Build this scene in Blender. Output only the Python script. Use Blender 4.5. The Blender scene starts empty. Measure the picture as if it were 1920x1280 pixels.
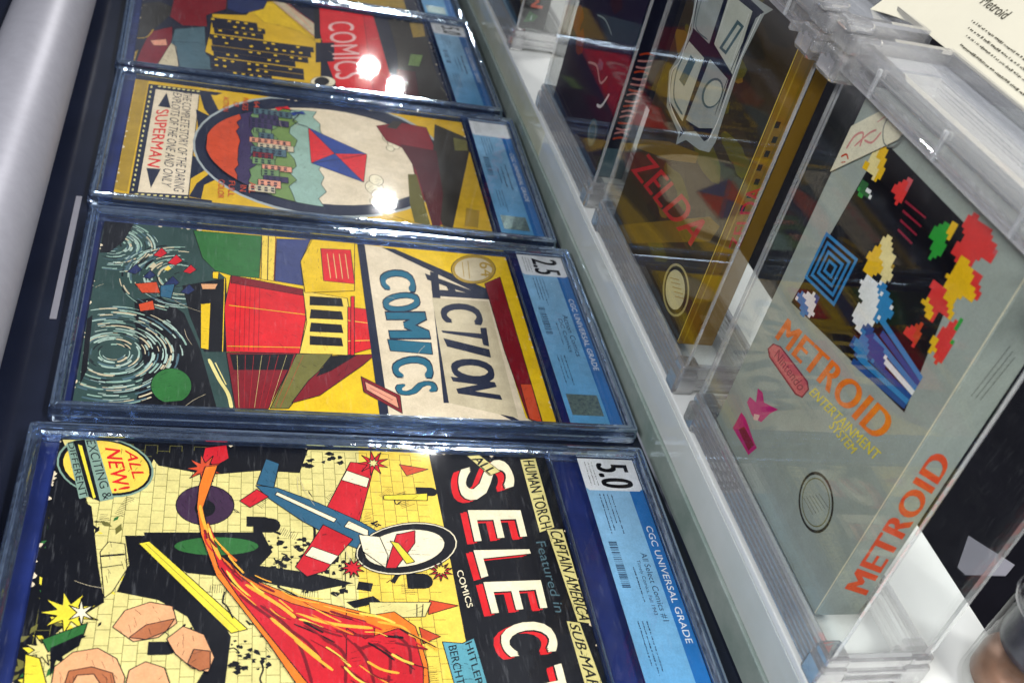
import bpy, bmesh, math, random
from mathutils import Matrix, Vector
from mathutils.geometry import tessellate_polygon

# ------------------------------------------------------------------ camera, world, light, exposure
scene = bpy.context.scene
C = scene.collection

def link(o):
    C.objects.link(o); return o

cam_d = bpy.data.cameras.new('camera'); cam = link(bpy.data.objects.new('camera', cam_d))
RIGHT = Vector((0.19745072, 0.95282177, 0.23052957))
DOWN = Vector((0.62311023, 0.05955778, -0.77986313))
FWD = Vector((-0.7568004, 0.29762987, -0.58195327))
m = Matrix((RIGHT, -DOWN, -FWD)).transposed().to_4x4()
m.translation = Vector((0.43715, 0.07268, 0.42574))
cam.matrix_world = m
cam_d.sensor_width = 36.0
cam_d.lens = 1985.47 / 1920 * 36
cam_d.clip_start = 0.01; cam_d.clip_end = 60
cam_d.dof.use_dof = True; cam_d.dof.focus_distance = 0.62; cam_d.dof.aperture_fstop = 13
scene.camera = cam

world = bpy.data.worlds.new('World'); scene.world = world; world.use_nodes = True
bg = world.node_tree.nodes['Background']
# the exhibition hall all round: uneven dim and bright patches, the same in every direction
wt = world.node_tree; wc = wt.nodes.new('ShaderNodeTexCoord'); wn = wt.nodes.new('ShaderNodeTexNoise')
wn.inputs['Scale'].default_value = 4.5; wn.inputs['Detail'].default_value = 5; wn.inputs['Roughness'].default_value = .6
wr = wt.nodes.new('ShaderNodeValToRGB'); wt.links.new(wc.outputs['Generated'], wn.inputs['Vector']); wt.links.new(wn.outputs['Fac'], wr.inputs['Fac'])
wr.color_ramp.elements[0].position = .46; wr.color_ramp.elements[0].color = (.03, .04, .07, 1)
wr.color_ramp.elements[1].position = .66; wr.color_ramp.elements[1].color = (1.2, 1.3, 1.5, 1)
wt.links.new(wr.outputs['Color'], bg.inputs['Color']); bg.inputs['Strength'].default_value = 0.26

def area(name, loc, target, power, sx, sy=None, color=(1, 1, 1), disk=False):
    d = bpy.data.lights.new(name, 'AREA'); d.energy = power; d.color = color
    d.shape = 'DISK' if disk else 'RECTANGLE'; d.size = sx
    if not disk: d.size_y = sy
    o = link(bpy.data.objects.new(name, d)); o.location = loc
    o.rotation_euler = (Vector(target) - Vector(loc)).to_track_quat('-Z', 'Y').to_euler()
    return o

# two unseen lights added for general light and falloff; row of ceiling downlights
area('unseen_key_light', (0.62, -0.42, 0.92), (0.0, 0.25, 0.0), 16, 0.9, 0.10, (0.97, 0.98, 1.0))
area('unseen_fill_light', (0.85, 0.62, 1.25), (0.05, 0.32, 0.0), 17, 0.3, 0.3, (1.0, 0.97, 0.92))
for px, py, pr in ((-2.48, 1.04, .045), (-4.20, 1.04, .05), (-5.71, 1.09, .055), (-5.50, 1.24, .045), (-3.28, 1.51, .03), (-0.9, 1.1, .09), (0.6, 1.1, .09)):
    area('ceiling_downlight', (px, py, 2.6), (px, py, 0), 22, pr * 2, disk=True, color=(1, .98, .95))

vs = scene.view_settings
vs.view_transform = 'Standard'; vs.look = 'None'; vs.exposure = 0.0; vs.gamma = 1.0; vs.use_curve_mapping = False
cy = scene.cycles
cy.use_denoising = True; cy.max_bounces = 8; cy.transparent_max_bounces = 28; cy.transmission_bounces = 6; cy.glossy_bounces = 4
cy.diffuse_bounces = 2; cy.caustics_reflective = False; cy.caustics_refractive = False; cy.sample_clamp_indirect = 6.0

# ------------------------------------------------------------------ materials
def hexlin(h):
    r = [int(h[i:i + 2], 16) / 255 for i in (0, 2, 4)]
    return tuple((c / 12.92 if c <= .04045 else ((c + .055) / 1.055) ** 2.4) for c in r)

INK = {k: hexlin(v) for k, v in dict(
    ink='0c0e16', straw='dfd389', yolk='f0cf52', olive='6d6a35', purple='3c2640', forest='2f6b35', lemon='e8d63f', steel='2f5f7c',
    crimson='c8202c', rust='cc4a28', cream='f1e6c4', orange='ee7a24', maroon='7a1420', flame='f6b03a', tan='e6a878', brown='b06a44',
    sage='7f9b8c', red='d81f26', slate='4b6670', teal='5b9fae', gold='e8c01c', rock='2f4744', navy='232f5c', indigo='3d4675',
    navyink='131d36', parchment='e2d2b4', parch2='c9bc9c', ocean='1d647c', oldgold='a98a2e', salmon='e39a7c', mustard='d8ae22',
    silver='a4adad', purpledk='3a2f55', sagegreen='6f8f5e', moss='6e8a4a', celadon='8fae9f', royal='23408c', umber='2e2a22',
    olivedk='5f5a1c', maroondk='4a1018', midnight='171a2e', pinkish='e7b9b4', black='0b0b14', berry='8c2036', rose='cf5a62',
    magenta='c9277c', vermilion='e2542c', redlogo='c22a30', browngold='7d6420', sealgold='b9ae74', sealcream='d8d2a6',
    paleshield='c2c8be', labelblue='8fc0e2', labelmid='5fa6d6', labeldeep='2470b8', labelwhite='eef2f4', labelink='142a4a', mint='a9c0b4',
    pix_blue='2f86c4', pix_white='f1f4f6', pix_red='e23c3a', pix_yellow='f0c01e', pix_green='2fa03c', pix_navy='1c4f96', pix_cream='f2e2a0',
    cardcream='ece6cc', cardink='57544a', faintred='d9908c', greyline='7d837f', violet='221a38', wine='3c1626', bluegrey='52657e', ember='8a3a1c').items()}

def nodes(name):
    mt = bpy.data.materials.new(name); mt.use_nodes = True
    nt = mt.node_tree; nt.nodes.clear()
    return mt, nt, nt.nodes.new('ShaderNodeOutputMaterial')

def noise(nt, scale, detail=4, rough=.6, vec=None):
    n = nt.nodes.new('ShaderNodeTexNoise'); n.inputs['Scale'].default_value = scale
    n.inputs['Detail'].default_value = detail; n.inputs['Roughness'].default_value = rough
    if vec is None:
        tc = nt.nodes.new('ShaderNodeTexCoord'); vec = tc.outputs['Object']
    nt.links.new(vec, n.inputs['Vector'])
    return n.outputs['Fac']

def ramp(nt, fac, a, b, ca, cb):
    r = nt.nodes.new('ShaderNodeValToRGB'); nt.links.new(fac, r.inputs['Fac'])
    r.color_ramp.elements[0].position = a; r.color_ramp.elements[0].color = (*ca, 1)
    r.color_ramp.elements[1].position = b; r.color_ramp.elements[1].color = (*cb, 1)
    return r.outputs['Color']

def mixc(nt, mode, fac, a, b):
    n = nt.nodes.new('ShaderNodeMix'); n.data_type = 'RGBA'; n.blend_type = mode
    n.inputs[0].default_value = fac
    nt.links.new(a, n.inputs[6]); nt.links.new(b, n.inputs[7])
    return n.outputs[2]

def bump(nt, h, strength, dist=.0005):
    b = nt.nodes.new('ShaderNodeBump'); b.inputs['Strength'].default_value = strength; b.inputs['Distance'].default_value = dist
    nt.links.new(h, b.inputs['Height']); return b.outputs['Normal']

def mat_print(name='printed_paper', rough=.5, wear=.22):
    mt, nt, out = nodes(name)
    p = nt.nodes.new('ShaderNodeBsdfPrincipled')
    at = nt.nodes.new('ShaderNodeAttribute'); at.attribute_name = 'ink'
    mott = ramp(nt, noise(nt, 90, 6, .7), .3, .75, (1 - wear,) * 3, (1.04,) * 3)
    grain = ramp(nt, noise(nt, 900, 2, .5), .25, .75, (.86,) * 3, (1.06,) * 3)
    blot = ramp(nt, noise(nt, 22, 3, .5), .35, .7, (.88, .86, .80), (1, 1, 1))
    c = mixc(nt, 'MULTIPLY', 1, at.outputs['Color'], mott)
    c = mixc(nt, 'MULTIPLY', .8, c, grain); c = mixc(nt, 'MULTIPLY', .7, c, blot)
    nt.links.new(c, p.inputs['Base Color']); p.inputs['Roughness'].default_value = rough; p.inputs['Specular IOR Level'].default_value = .12
    nt.links.new(bump(nt, noise(nt, 60, 5, .6), .25, .001), p.inputs['Normal'])
    nt.links.new(p.outputs[0], out.inputs[0]); return mt

def mat_solid(name, col, rough=.5, metal=0.0, scale=40, var=.18, bmp=.1, col2=None, coat=0.0, spec=.5):
    mt, nt, out = nodes(name)
    p = nt.nodes.new('ShaderNodeBsdfPrincipled')
    a = col2 or tuple(c * (1 - var) for c in col)
    nt.links.new(ramp(nt, noise(nt, scale, 6, .65), .32, .72, a, col), p.inputs['Base Color'])
    p.inputs['Roughness'].default_value = rough; p.inputs['Metallic'].default_value = metal
    p.inputs['Coat Weight'].default_value = coat; p.inputs['Specular IOR Level'].default_value = spec
    if bmp: nt.links.new(bump(nt, noise(nt, scale * 3, 4, .6), bmp), p.inputs['Normal'])
    nt.links.new(p.outputs[0], out.inputs[0]); return mt

def schlick(nt, f0, gain=1.0):
    lw = nt.nodes.new('ShaderNodeLayerWeight'); lw.inputs['Blend'].default_value = .5
    pw = nt.nodes.new('ShaderNodeMath'); pw.operation = 'POWER'; pw.inputs[1].default_value = 4.2
    nt.links.new(lw.outputs['Facing'], pw.inputs[0])
    ml = nt.nodes.new('ShaderNodeMath'); ml.operation = 'MULTIPLY_ADD'; ml.use_clamp = True
    ml.inputs[1].default_value = (1 - f0) * gain; ml.inputs[2].default_value = f0
    nt.links.new(pw.outputs[0], ml.inputs[0]); return ml.outputs[0]

def mat_pane(name, tint=(.96, .98, 1), f0=.045, rough=.015, scuff=.03, haze=.0, gain=1.0):
    """thin clear plastic sheet: mirror reflection over see-through, faint scuffs"""
    mt, nt, out = nodes(name)
    t = nt.nodes.new('ShaderNodeBsdfTransparent'); t.inputs[0].default_value = (*tint, 1)
    g = nt.nodes.new('ShaderNodeBsdfGlossy'); g.inputs['Roughness'].default_value = rough
    mx = nt.nodes.new('ShaderNodeMixShader')
    nt.links.new(schlick(nt, f0, gain), mx.inputs[0]); nt.links.new(t.outputs[0], mx.inputs[1]); nt.links.new(g.outputs[0], mx.inputs[2])
    d = nt.nodes.new('ShaderNodeBsdfDiffuse'); d.inputs[0].default_value = (.8, .84, .9, 1)
    tc = nt.nodes.new('ShaderNodeTexCoord'); mp = nt.nodes.new('ShaderNodeMapping'); mp.inputs['Scale'].default_value = (30, 260, 60)
    mp.inputs['Rotation'].default_value = (.4, .3, .6)
    nt.links.new(tc.outputs['Object'], mp.inputs[0])
    s = ramp(nt, noise(nt, 2.0, 3, .7, mp.outputs[0]), .58, .80, (haze,) * 3, (haze + scuff,) * 3)
    m2 = nt.nodes.new('ShaderNodeMixShader'); nt.links.new(s, m2.inputs[0])
    nt.links.new(mx.outputs[0], m2.inputs[1]); nt.links.new(d.outputs[0], m2.inputs[2])
    nt.links.new(m2.outputs[0], out.inputs[0]); return mt

def mat_rim(name, tint, through=.3, rough=.06, ior=1.49, milk=.0, wav=.3, gloss=.0, gcol=(1, 1, 1), grough=.07, gbump=.12):
    """solid clear moulded plastic"""
    mt, nt, out = nodes(name)
    p = nt.nodes.new('ShaderNodeBsdfPrincipled'); p.inputs['Base Color'].default_value = (*tint, 1)
    p.inputs['Transmission Weight'].default_value = 1 - milk; p.inputs['Roughness'].default_value = rough; p.inputs['IOR'].default_value = ior
    nt.links.new(bump(nt, noise(nt, 55, 3, .5), wav, .002), p.inputs['Normal'])
    t = nt.nodes.new('ShaderNodeBsdfTransparent'); t.inputs[0].default_value = (*tint, 1)
    mx = nt.nodes.new('ShaderNodeMixShader'); mx.inputs[0].default_value = through
    nt.links.new(p.outputs[0], mx.inputs[1]); nt.links.new(t.outputs[0], mx.inputs[2])
    if gloss:
        g = nt.nodes.new('ShaderNodeBsdfGlossy'); g.inputs['Color'].default_value = (*gcol, 1); g.inputs['Roughness'].default_value = grough
        nt.links.new(bump(nt, noise(nt, 30, 3, .5), gbump, .002), g.inputs['Normal'])
        m3 = nt.nodes.new('ShaderNodeMixShader'); m3.inputs[0].default_value = gloss
        nt.links.new(mx.outputs[0], m3.inputs[1]); nt.links.new(g.outputs[0], m3.inputs[2]); mx = m3
    nt.links.new(mx.outputs[0], out.inputs[0]); return mt

M = dict(
    print=mat_print(), carton=mat_print('printed_carton', .35, .12),
    tray=mat_solid('dark_blue_tray', (.016, .030, .150), .22, scale=18, var=.5, bmp=.03),
    pages=mat_solid('aged_page_edges', (.62, .52, .34), .8, scale=300),
    window=mat_pane('slab_window', (.985, .99, 1.0), .028, .03, .03),
    rim=mat_rim('slab_rim_plastic', (.56, .70, 1.0), .20, .03, milk=.05, wav=.5, gloss=.46, gcol=(.70, .85, 1.0), gbump=.45),
    acrylic=mat_pane('acrylic_sheet', (.985, .99, .985), .017, .01, .02, .0),
    acrylic_side=mat_pane('acrylic_side_sheet', (.97, .98, .985), .13, .02, .03, .0),
    lid=mat_pane('acrylic_lid_sheet', (.95, .95, .97), .04, .03, .16, .12),
    acrylic_edge=mat_rim('acrylic_edge', (.96, .975, .985), .38, .08, 1.49, .45, .3, gloss=.12),
    foot=mat_rim('moulded_acrylic', (.985, .985, .99), .42, .01, 1.45, .24, .08, gloss=.24, grough=.03),
    shelf=mat_solid('dark_glass_shelf', (.012, .016, .035), .12, scale=9, var=.5, bmp=.0),
    darkfloor=mat_solid('black_floor', (.006, .006, .010), .8, scale=12, var=.4, bmp=.05, spec=.04),
    riser_white=mat_solid('white_acrylic_riser', (.80, .82, .80), .18, scale=14, var=.05, bmp=.02),
    riser_front=mat_solid('pale_green_glass_face', (.68, .71, .69), .06, scale=9, bmp=.02, col2=(.54, .59, .56), coat=.5),
    riser_green=mat_solid('green_glass_edge', (.38, .43, .40), .10, scale=22, bmp=.05, col2=(.22, .29, .26), coat=.5),
    riser_cream=mat_solid('cream_face', (.68, .68, .55), .12, scale=18, bmp=.02, col2=(.52, .54, .38), coat=.5),
    alu=mat_solid('satin_aluminium', (.30, .30, .345), .42, .25, scale=120, var=.10, bmp=.02),
    card=mat_solid('cream_card', (.60, .57, .46), .75, scale=30, var=.06, bmp=.05),
    whitecard=mat_solid('white_card', (.20, .20, .24), .7, scale=40, var=.06, bmp=.05),
    copper=mat_solid('copper_brown', (.34, .16, .09), .4, .2, scale=60, var=.5, bmp=.3),
    navycyl=mat_solid('dark_blue_roll', (.012, .016, .055), .25, scale=30, var=.6, bmp=.3),
    holo=mat_solid('hologram_foil', (.30, .42, .34), .3, .6, scale=420, var=.7, bmp=.3, col2=(.10, .16, .2)),
)

# ------------------------------------------------------------------ mesh helpers
def obj(name, bm, mat, parent=None, smooth=False, extra=()):
    me = bpy.data.meshes.new(name); bm.normal_update(); bm.to_mesh(me); bm.free()
    o = link(bpy.data.objects.new(name, me)); me.materials.append(mat)
    for e in extra: me.materials.append(e)
    if parent: o.parent = parent
    if smooth:
        for p in me.polygons: p.use_smooth = True
    return o

def thing(name, label, cat, mat4=None, loc=(0, 0, 0), group=None):
    o = link(bpy.data.objects.new(name, None)); o.empty_display_size = .02
    if mat4 is not None: o.matrix_world = mat4
    else: o.location = loc
    return tag(o, label, cat, group)

def tag(o, label, cat, group=None):
    o['label'] = label; o['category'] = cat
    if group: o['group'] = group
    return o

def struct(o):
    o['kind'] = 'structure'; return o

def add_box(bm, a, b, bevel=0, mat=0):
    r = bmesh.ops.create_cube(bm, size=1)
    vs_ = r['verts']
    for v in vs_:
        v.co = Vector([(a[i] + b[i]) / 2 + v.co[i] * (b[i] - a[i]) for i in range(3)])
    fs = {f for v in vs_ for f in v.link_faces}
    for f in fs: f.material_index = mat
    if bevel:
        es = list({e for v in vs_ for e in v.link_edges})
        bmesh.ops.bevel(bm, geom=es, offset=bevel, segments=2, affect='EDGES', profile=.5)
    return fs

def box(a, b, bevel=0):
    bm = bmesh.new(); add_box(bm, a, b, bevel); return bm

def add_pane(bm, a, b, axis):
    """sheet: large faces clear (slot 0), the four narrow edges brighter (slot 1)"""
    for f in add_box(bm, a, b):
        f.normal_update(); f.material_index = 0 if abs(f.normal[axis]) > .9 else 1

def pane(name, a, b, axis, parent, mats=('acrylic', 'acrylic_edge')):
    bm = bmesh.new(); add_pane(bm, a, b, axis)
    return obj(name, bm, M[mats[0]], parent, extra=(M[mats[1]],))

def lathe(prof, n=28, cap=True):
    bm = bmesh.new(); rings = []
    for r, z in prof:
        rings.append([bm.verts.new((r * math.cos(2 * math.pi * i / n), r * math.sin(2 * math.pi * i / n), z)) for i in range(n)])
    for a, b in zip(rings, rings[1:]):
        for i in range(n): bm.faces.new((a[i], a[(i + 1) % n], b[(i + 1) % n], b[i]))
    if cap: bm.faces.new(list(reversed(rings[0]))); bm.faces.new(rings[-1])
    return bm

def rr_ring(hx, hy, inset, rad, seg=5):
    """points of a rounded rectangle, inset from the outline"""
    x, y = hx - inset, hy - inset; r = max(rad - inset, .0006); pts = []
    for cx_, cy_, a0 in ((x - r, y - r, 0), (-x + r, y - r, 90), (-x + r, -y + r, 180), (x - r, -y + r, 270)):
        for i in range(seg + 1):
            t = math.radians(a0 + 90 * i / seg); pts.append((cx_ + r * math.cos(t), cy_ + r * math.sin(t)))
    return pts

def rim_mesh(hx, hy, prof, rad):
    bm = bmesh.new(); rings = [[bm.verts.new((x, y, z)) for x, y in rr_ring(hx, hy, d, rad)] for d, z in prof]
    n = len(rings[0])
    for k in range(len(rings)):
        a, b = rings[k], rings[(k + 1) % len(rings)]
        for i in range(n): bm.faces.new((a[i], a[(i + 1) % n], b[(i + 1) % n], b[i]))
    bmesh.ops.recalc_face_normals(bm, faces=bm.faces)
    return bm

# ------------------------------------------------------------------ flat print (drawn in millimetres on each printed face)
_txt = {}
def text_mesh(s, bold, shear):
    key = (s, bold, shear)
    if key not in _txt:
        cu = bpy.data.curves.new('lettering_source', 'FONT'); cu.body = s; cu.size = 1; cu.offset = 0; cu.shear = shear
        cu.resolution_u = 4; cu.fill_mode = 'FRONT'; cu.space_character = 1 + bold * .9
        o = link(bpy.data.objects.new('lettering_source', cu))
        dg = bpy.context.evaluated_depsgraph_get(); ev = o.evaluated_get(dg); me = ev.to_mesh()
        v = [(p.co.x, p.co.y) for p in me.vertices]; f = [tuple(p.vertices) for p in me.polygons]
        ev.to_mesh_clear(); bpy.data.objects.remove(o); bpy.data.curves.remove(cu)
        x0 = min(p[0] for p in v); x1 = max(p[0] for p in v); y0 = min(p[1] for p in v); y1 = max(p[1] for p in v)
        _txt[key] = ([((x - x0) / (x1 - x0), (y - y0) / (y1 - y0)) for x, y in v], f)
    return _txt[key]

def bil(q, s, t):
    return tuple((1 - s) * (1 - t) * q[0][i] + s * (1 - t) * q[1][i] + s * t * q[2][i] + (1 - s) * t * q[3][i] for i in (0, 1))

def smooth_line(pts, sub=5):
    if len(pts) < 3: return pts
    P = [pts[0]] + list(pts) + [pts[-1]]; o = []
    for i in range(1, len(P) - 2):
        for k in range(sub):
            t = k / sub
            o.append(tuple(.5 * (2 * P[i][d] + (P[i + 1][d] - P[i - 1][d]) * t + (2 * P[i - 1][d] - 5 * P[i][d] + 4 * P[i + 1][d] - P[i + 2][d]) * t * t
                     + (-P[i - 1][d] + 3 * P[i][d] - 3 * P[i + 1][d] + P[i + 2][d]) * t ** 3) for d in (0, 1)))
    o.append(tuple(pts[-1])); return o

def ribbon(pts, w):
    p = smooth_line(pts); n = len(p); L, R_ = [], []
    for i in range(n):
        a = p[max(i - 1, 0)]; b = p[min(i + 1, n - 1)]; dx, dy = b[0] - a[0], b[1] - a[1]; l = math.hypot(dx, dy) or 1
        k = w / 2 * (.55 if i in (0, n - 1) else 1)
        L.append((p[i][0] - dy / l * k, p[i][1] + dx / l * k)); R_.append((p[i][0] + dy / l * k, p[i][1] - dx / l * k))
    return L + R_[::-1], [(i, i + 1, 2 * n - 2 - i, 2 * n - 1 - i) for i in range(n - 1)]

def expand(items):
    """drawing list -> (kind, colour, 2D verts, faces)"""
    for it in items:
        k, col = it[0], it[1]
        if k == 'R':
            a, b, c, d = it[2]; yield 'P', col, [(a, b), (c, b), (c, d), (a, d)], [(0, 1, 2, 3)]
        elif k in 'PQ':
            pts = it[2]; tri = tessellate_polygon([[Vector((x, y, 0)) for x, y in pts]])
            yield 'P', col, pts, [tuple(t) for t in tri]
        elif k == 'O':
            p = it[3] + [it[3][0]]
            for a, b in zip(p, p[1:]):
                dx, dy = b[0] - a[0], b[1] - a[1]; l = math.hypot(dx, dy)
                if l < .05: continue
                ox, oy = -dy / l * it[2] / 2, dx / l * it[2] / 2
                yield 'P', col, [(a[0] + ox, a[1] + oy), (b[0] + ox, b[1] + oy), (b[0] - ox, b[1] - oy), (a[0] - ox, a[1] - oy)], [(0, 3, 2, 1)]
        elif k == 'L':
            v, f = ribbon(it[3], it[2]); yield 'P', col, v, f
        elif k == 'T':
            v, f = text_mesh(it[2], it[4], it[5]); q = it[3]
            hh = math.hypot(q[3][0] - q[0][0], q[3][1] - q[0][1]); ww = math.hypot(q[1][0] - q[0][0], q[1][1] - q[0][1]) or 1
            d = it[4] * .55 * hh / ww if len(it[2]) > 1 else it[4] * .75; k = 1 - 2 * d
            n = 1 if it[4] < .025 else (3 if it[4] < .08 else 5)
            for i in range(n):   # heavy lettering: overprinted strokes
                o = d if n == 1 else 2 * d * i / (n - 1)
                e = 0 if len(it[2]) > 1 or n < 5 else (i % 2) * .03
                yield 'T', col, [bil(q, o + p[0] * k, e / 2 + p[1] * (1 - e)) for p in v], f
        elif k == 'BRICK':
            a, b, c, d = it[2]; st = it[3]; y = b; row = 0
            while y < d:
                yield 'P', col, [(a, y), (c, y), (c, y + .3), (a, y + .3)], [(0, 1, 2, 3)]
                x = a + (row % 2) * st / 2
                while x < c:
                    yield 'P', col, [(x, y), (x + .3, y), (x + .3, y + st * .75), (x, y + st * .75)], [(0, 1, 2, 3)]
                    x += st
                y += st * .75; row += 1

def inside(p, poly):
    r = False
    for (x1, y1), (x2, y2) in zip(poly, poly[1:] + poly[:1]):
        if (y1 > p[1]) != (y2 > p[1]) and p[0] < (x2 - x1) * (p[1] - y1) / (y2 - y1) + x1: r = not r
    return r

def inked_art(items, seed, skip=(), width=.5, hatch=1.0):
    """pen work for a printed drawing: an ink contour round each colour shape and short shading strokes in it"""
    rng = random.Random(seed); o = []
    for it in items:
        o.append(it)
        if it[0] != 'P' or it[1] in ('ink', 'navyink', 'midnight') or it[1] in skip: continue
        pts = it[2]; ar = abs(sum(a[0] * b[1] - b[0] * a[1] for a, b in zip(pts, pts[1:] + pts[:1]))) / 2
        if ar < 14: continue
        o.append(('O', 'ink', width, pts))
        x0, x1 = min(p[0] for p in pts), max(p[0] for p in pts); y0, y1 = min(p[1] for p in pts), max(p[1] for p in pts)
        ang = rng.uniform(0, 3.14)
        for _ in range(int(min(30, ar / 22) * hatch)):
            a = (rng.uniform(x0, x1), rng.uniform(y0, y1)); l = rng.uniform(1.5, 5); t = ang + rng.uniform(-.3, .3)
            b = (a[0] + l * math.cos(t), a[1] + l * math.sin(t))
            if inside(a, pts) and inside(b, pts): o.append(('L', 'ink', rng.uniform(.18, .45), [a, b]))
    return o

def draw(items, place, parent, names=('cover_print', 'lettering'), clip=None, mat='print', step=.000005):
    """place(u_mm, v_mm, lift_m) -> local point.  One print mesh; every written line (or title letter) is a mesh of its own."""
    done = []; res = {'P': [[], [], [], None]}; words = []; last = None
    for kind, col, v, f in expand(items):
        if clip: v = [(min(max(x, clip[0]), clip[2]), min(max(y, clip[1]), clip[3])) for x, y in v]
        bb = (min(p[0] for p in v), min(p[1] for p in v), max(p[0] for p in v), max(p[1] for p in v))
        lay = 0
        for b2, l2 in done:
            if l2 >= lay and bb[0] < b2[2] and bb[2] > b2[0] and bb[1] < b2[3] and bb[3] > b2[1]: lay = l2 + 1
        done.append((bb, lay))
        if kind == 'P': r = res['P']
        else:
            cx_, cy_ = (bb[0] + bb[2]) / 2, (bb[1] + bb[3]) / 2; r = None
            for w in words:
                if w[4] == len(f) and math.hypot(w[3][0] - cx_, w[3][1] - cy_) < 8: r = w
            if r is None:
                r = [[], [], [], (cx_, cy_), len(f)]; words.append(r)
        n0 = len(r[0]); r[0].extend(place(x, y, lay * step) for x, y in v)
        for face in f:
            r[1].append(tuple(n0 + i for i in face)); r[2].append(col)
    for r, nm in [(res['P'], names[0])] + [(w, names[1]) for w in words]:
        v, f, cs = r[:3]
        if not v: continue
        me = bpy.data.meshes.new(nm); me.from_pydata(v, [], f); me.update()
        at = me.color_attributes.new('ink', 'FLOAT_COLOR', 'CORNER'); i = 0
        for p, cname in zip(me.polygons, cs):
            for _ in p.loop_indices: at.data[i].color = (*INK[cname], 1); i += 1
        me.materials.append(M[mat])
        o = link(bpy.data.objects.new(nm, me)); o.parent = parent

def inked(o, col):
    """give a plain mesh one print colour"""
    me = o.data; at = me.color_attributes.new('ink', 'FLOAT_COLOR', 'CORNER')
    for d in at.data: d.color = (*INK[col], 1)
    return o

def rect_text(s, u0, v0, u1, v1, col, bold=.02, sh=0):
    return ('T', col, s, [(u0, v0), (u1, v0), (u1, v1), (u0, v1)], bold, sh)

def dashes(u0, u1, v, w, col, rng, gap=.7):
    """a line of print too small to read"""
    o = []; x = u0
    while x < u1:
        l = rng.uniform(.3, 1.6); o.append(('R', col, (x, v + w * rng.uniform(0, .25), min(x + l, u1), v + w * rng.uniform(.55, .95)))); x += l + gap * rng.choice((.35, .35, .45, 1.3))
    return o

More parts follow.
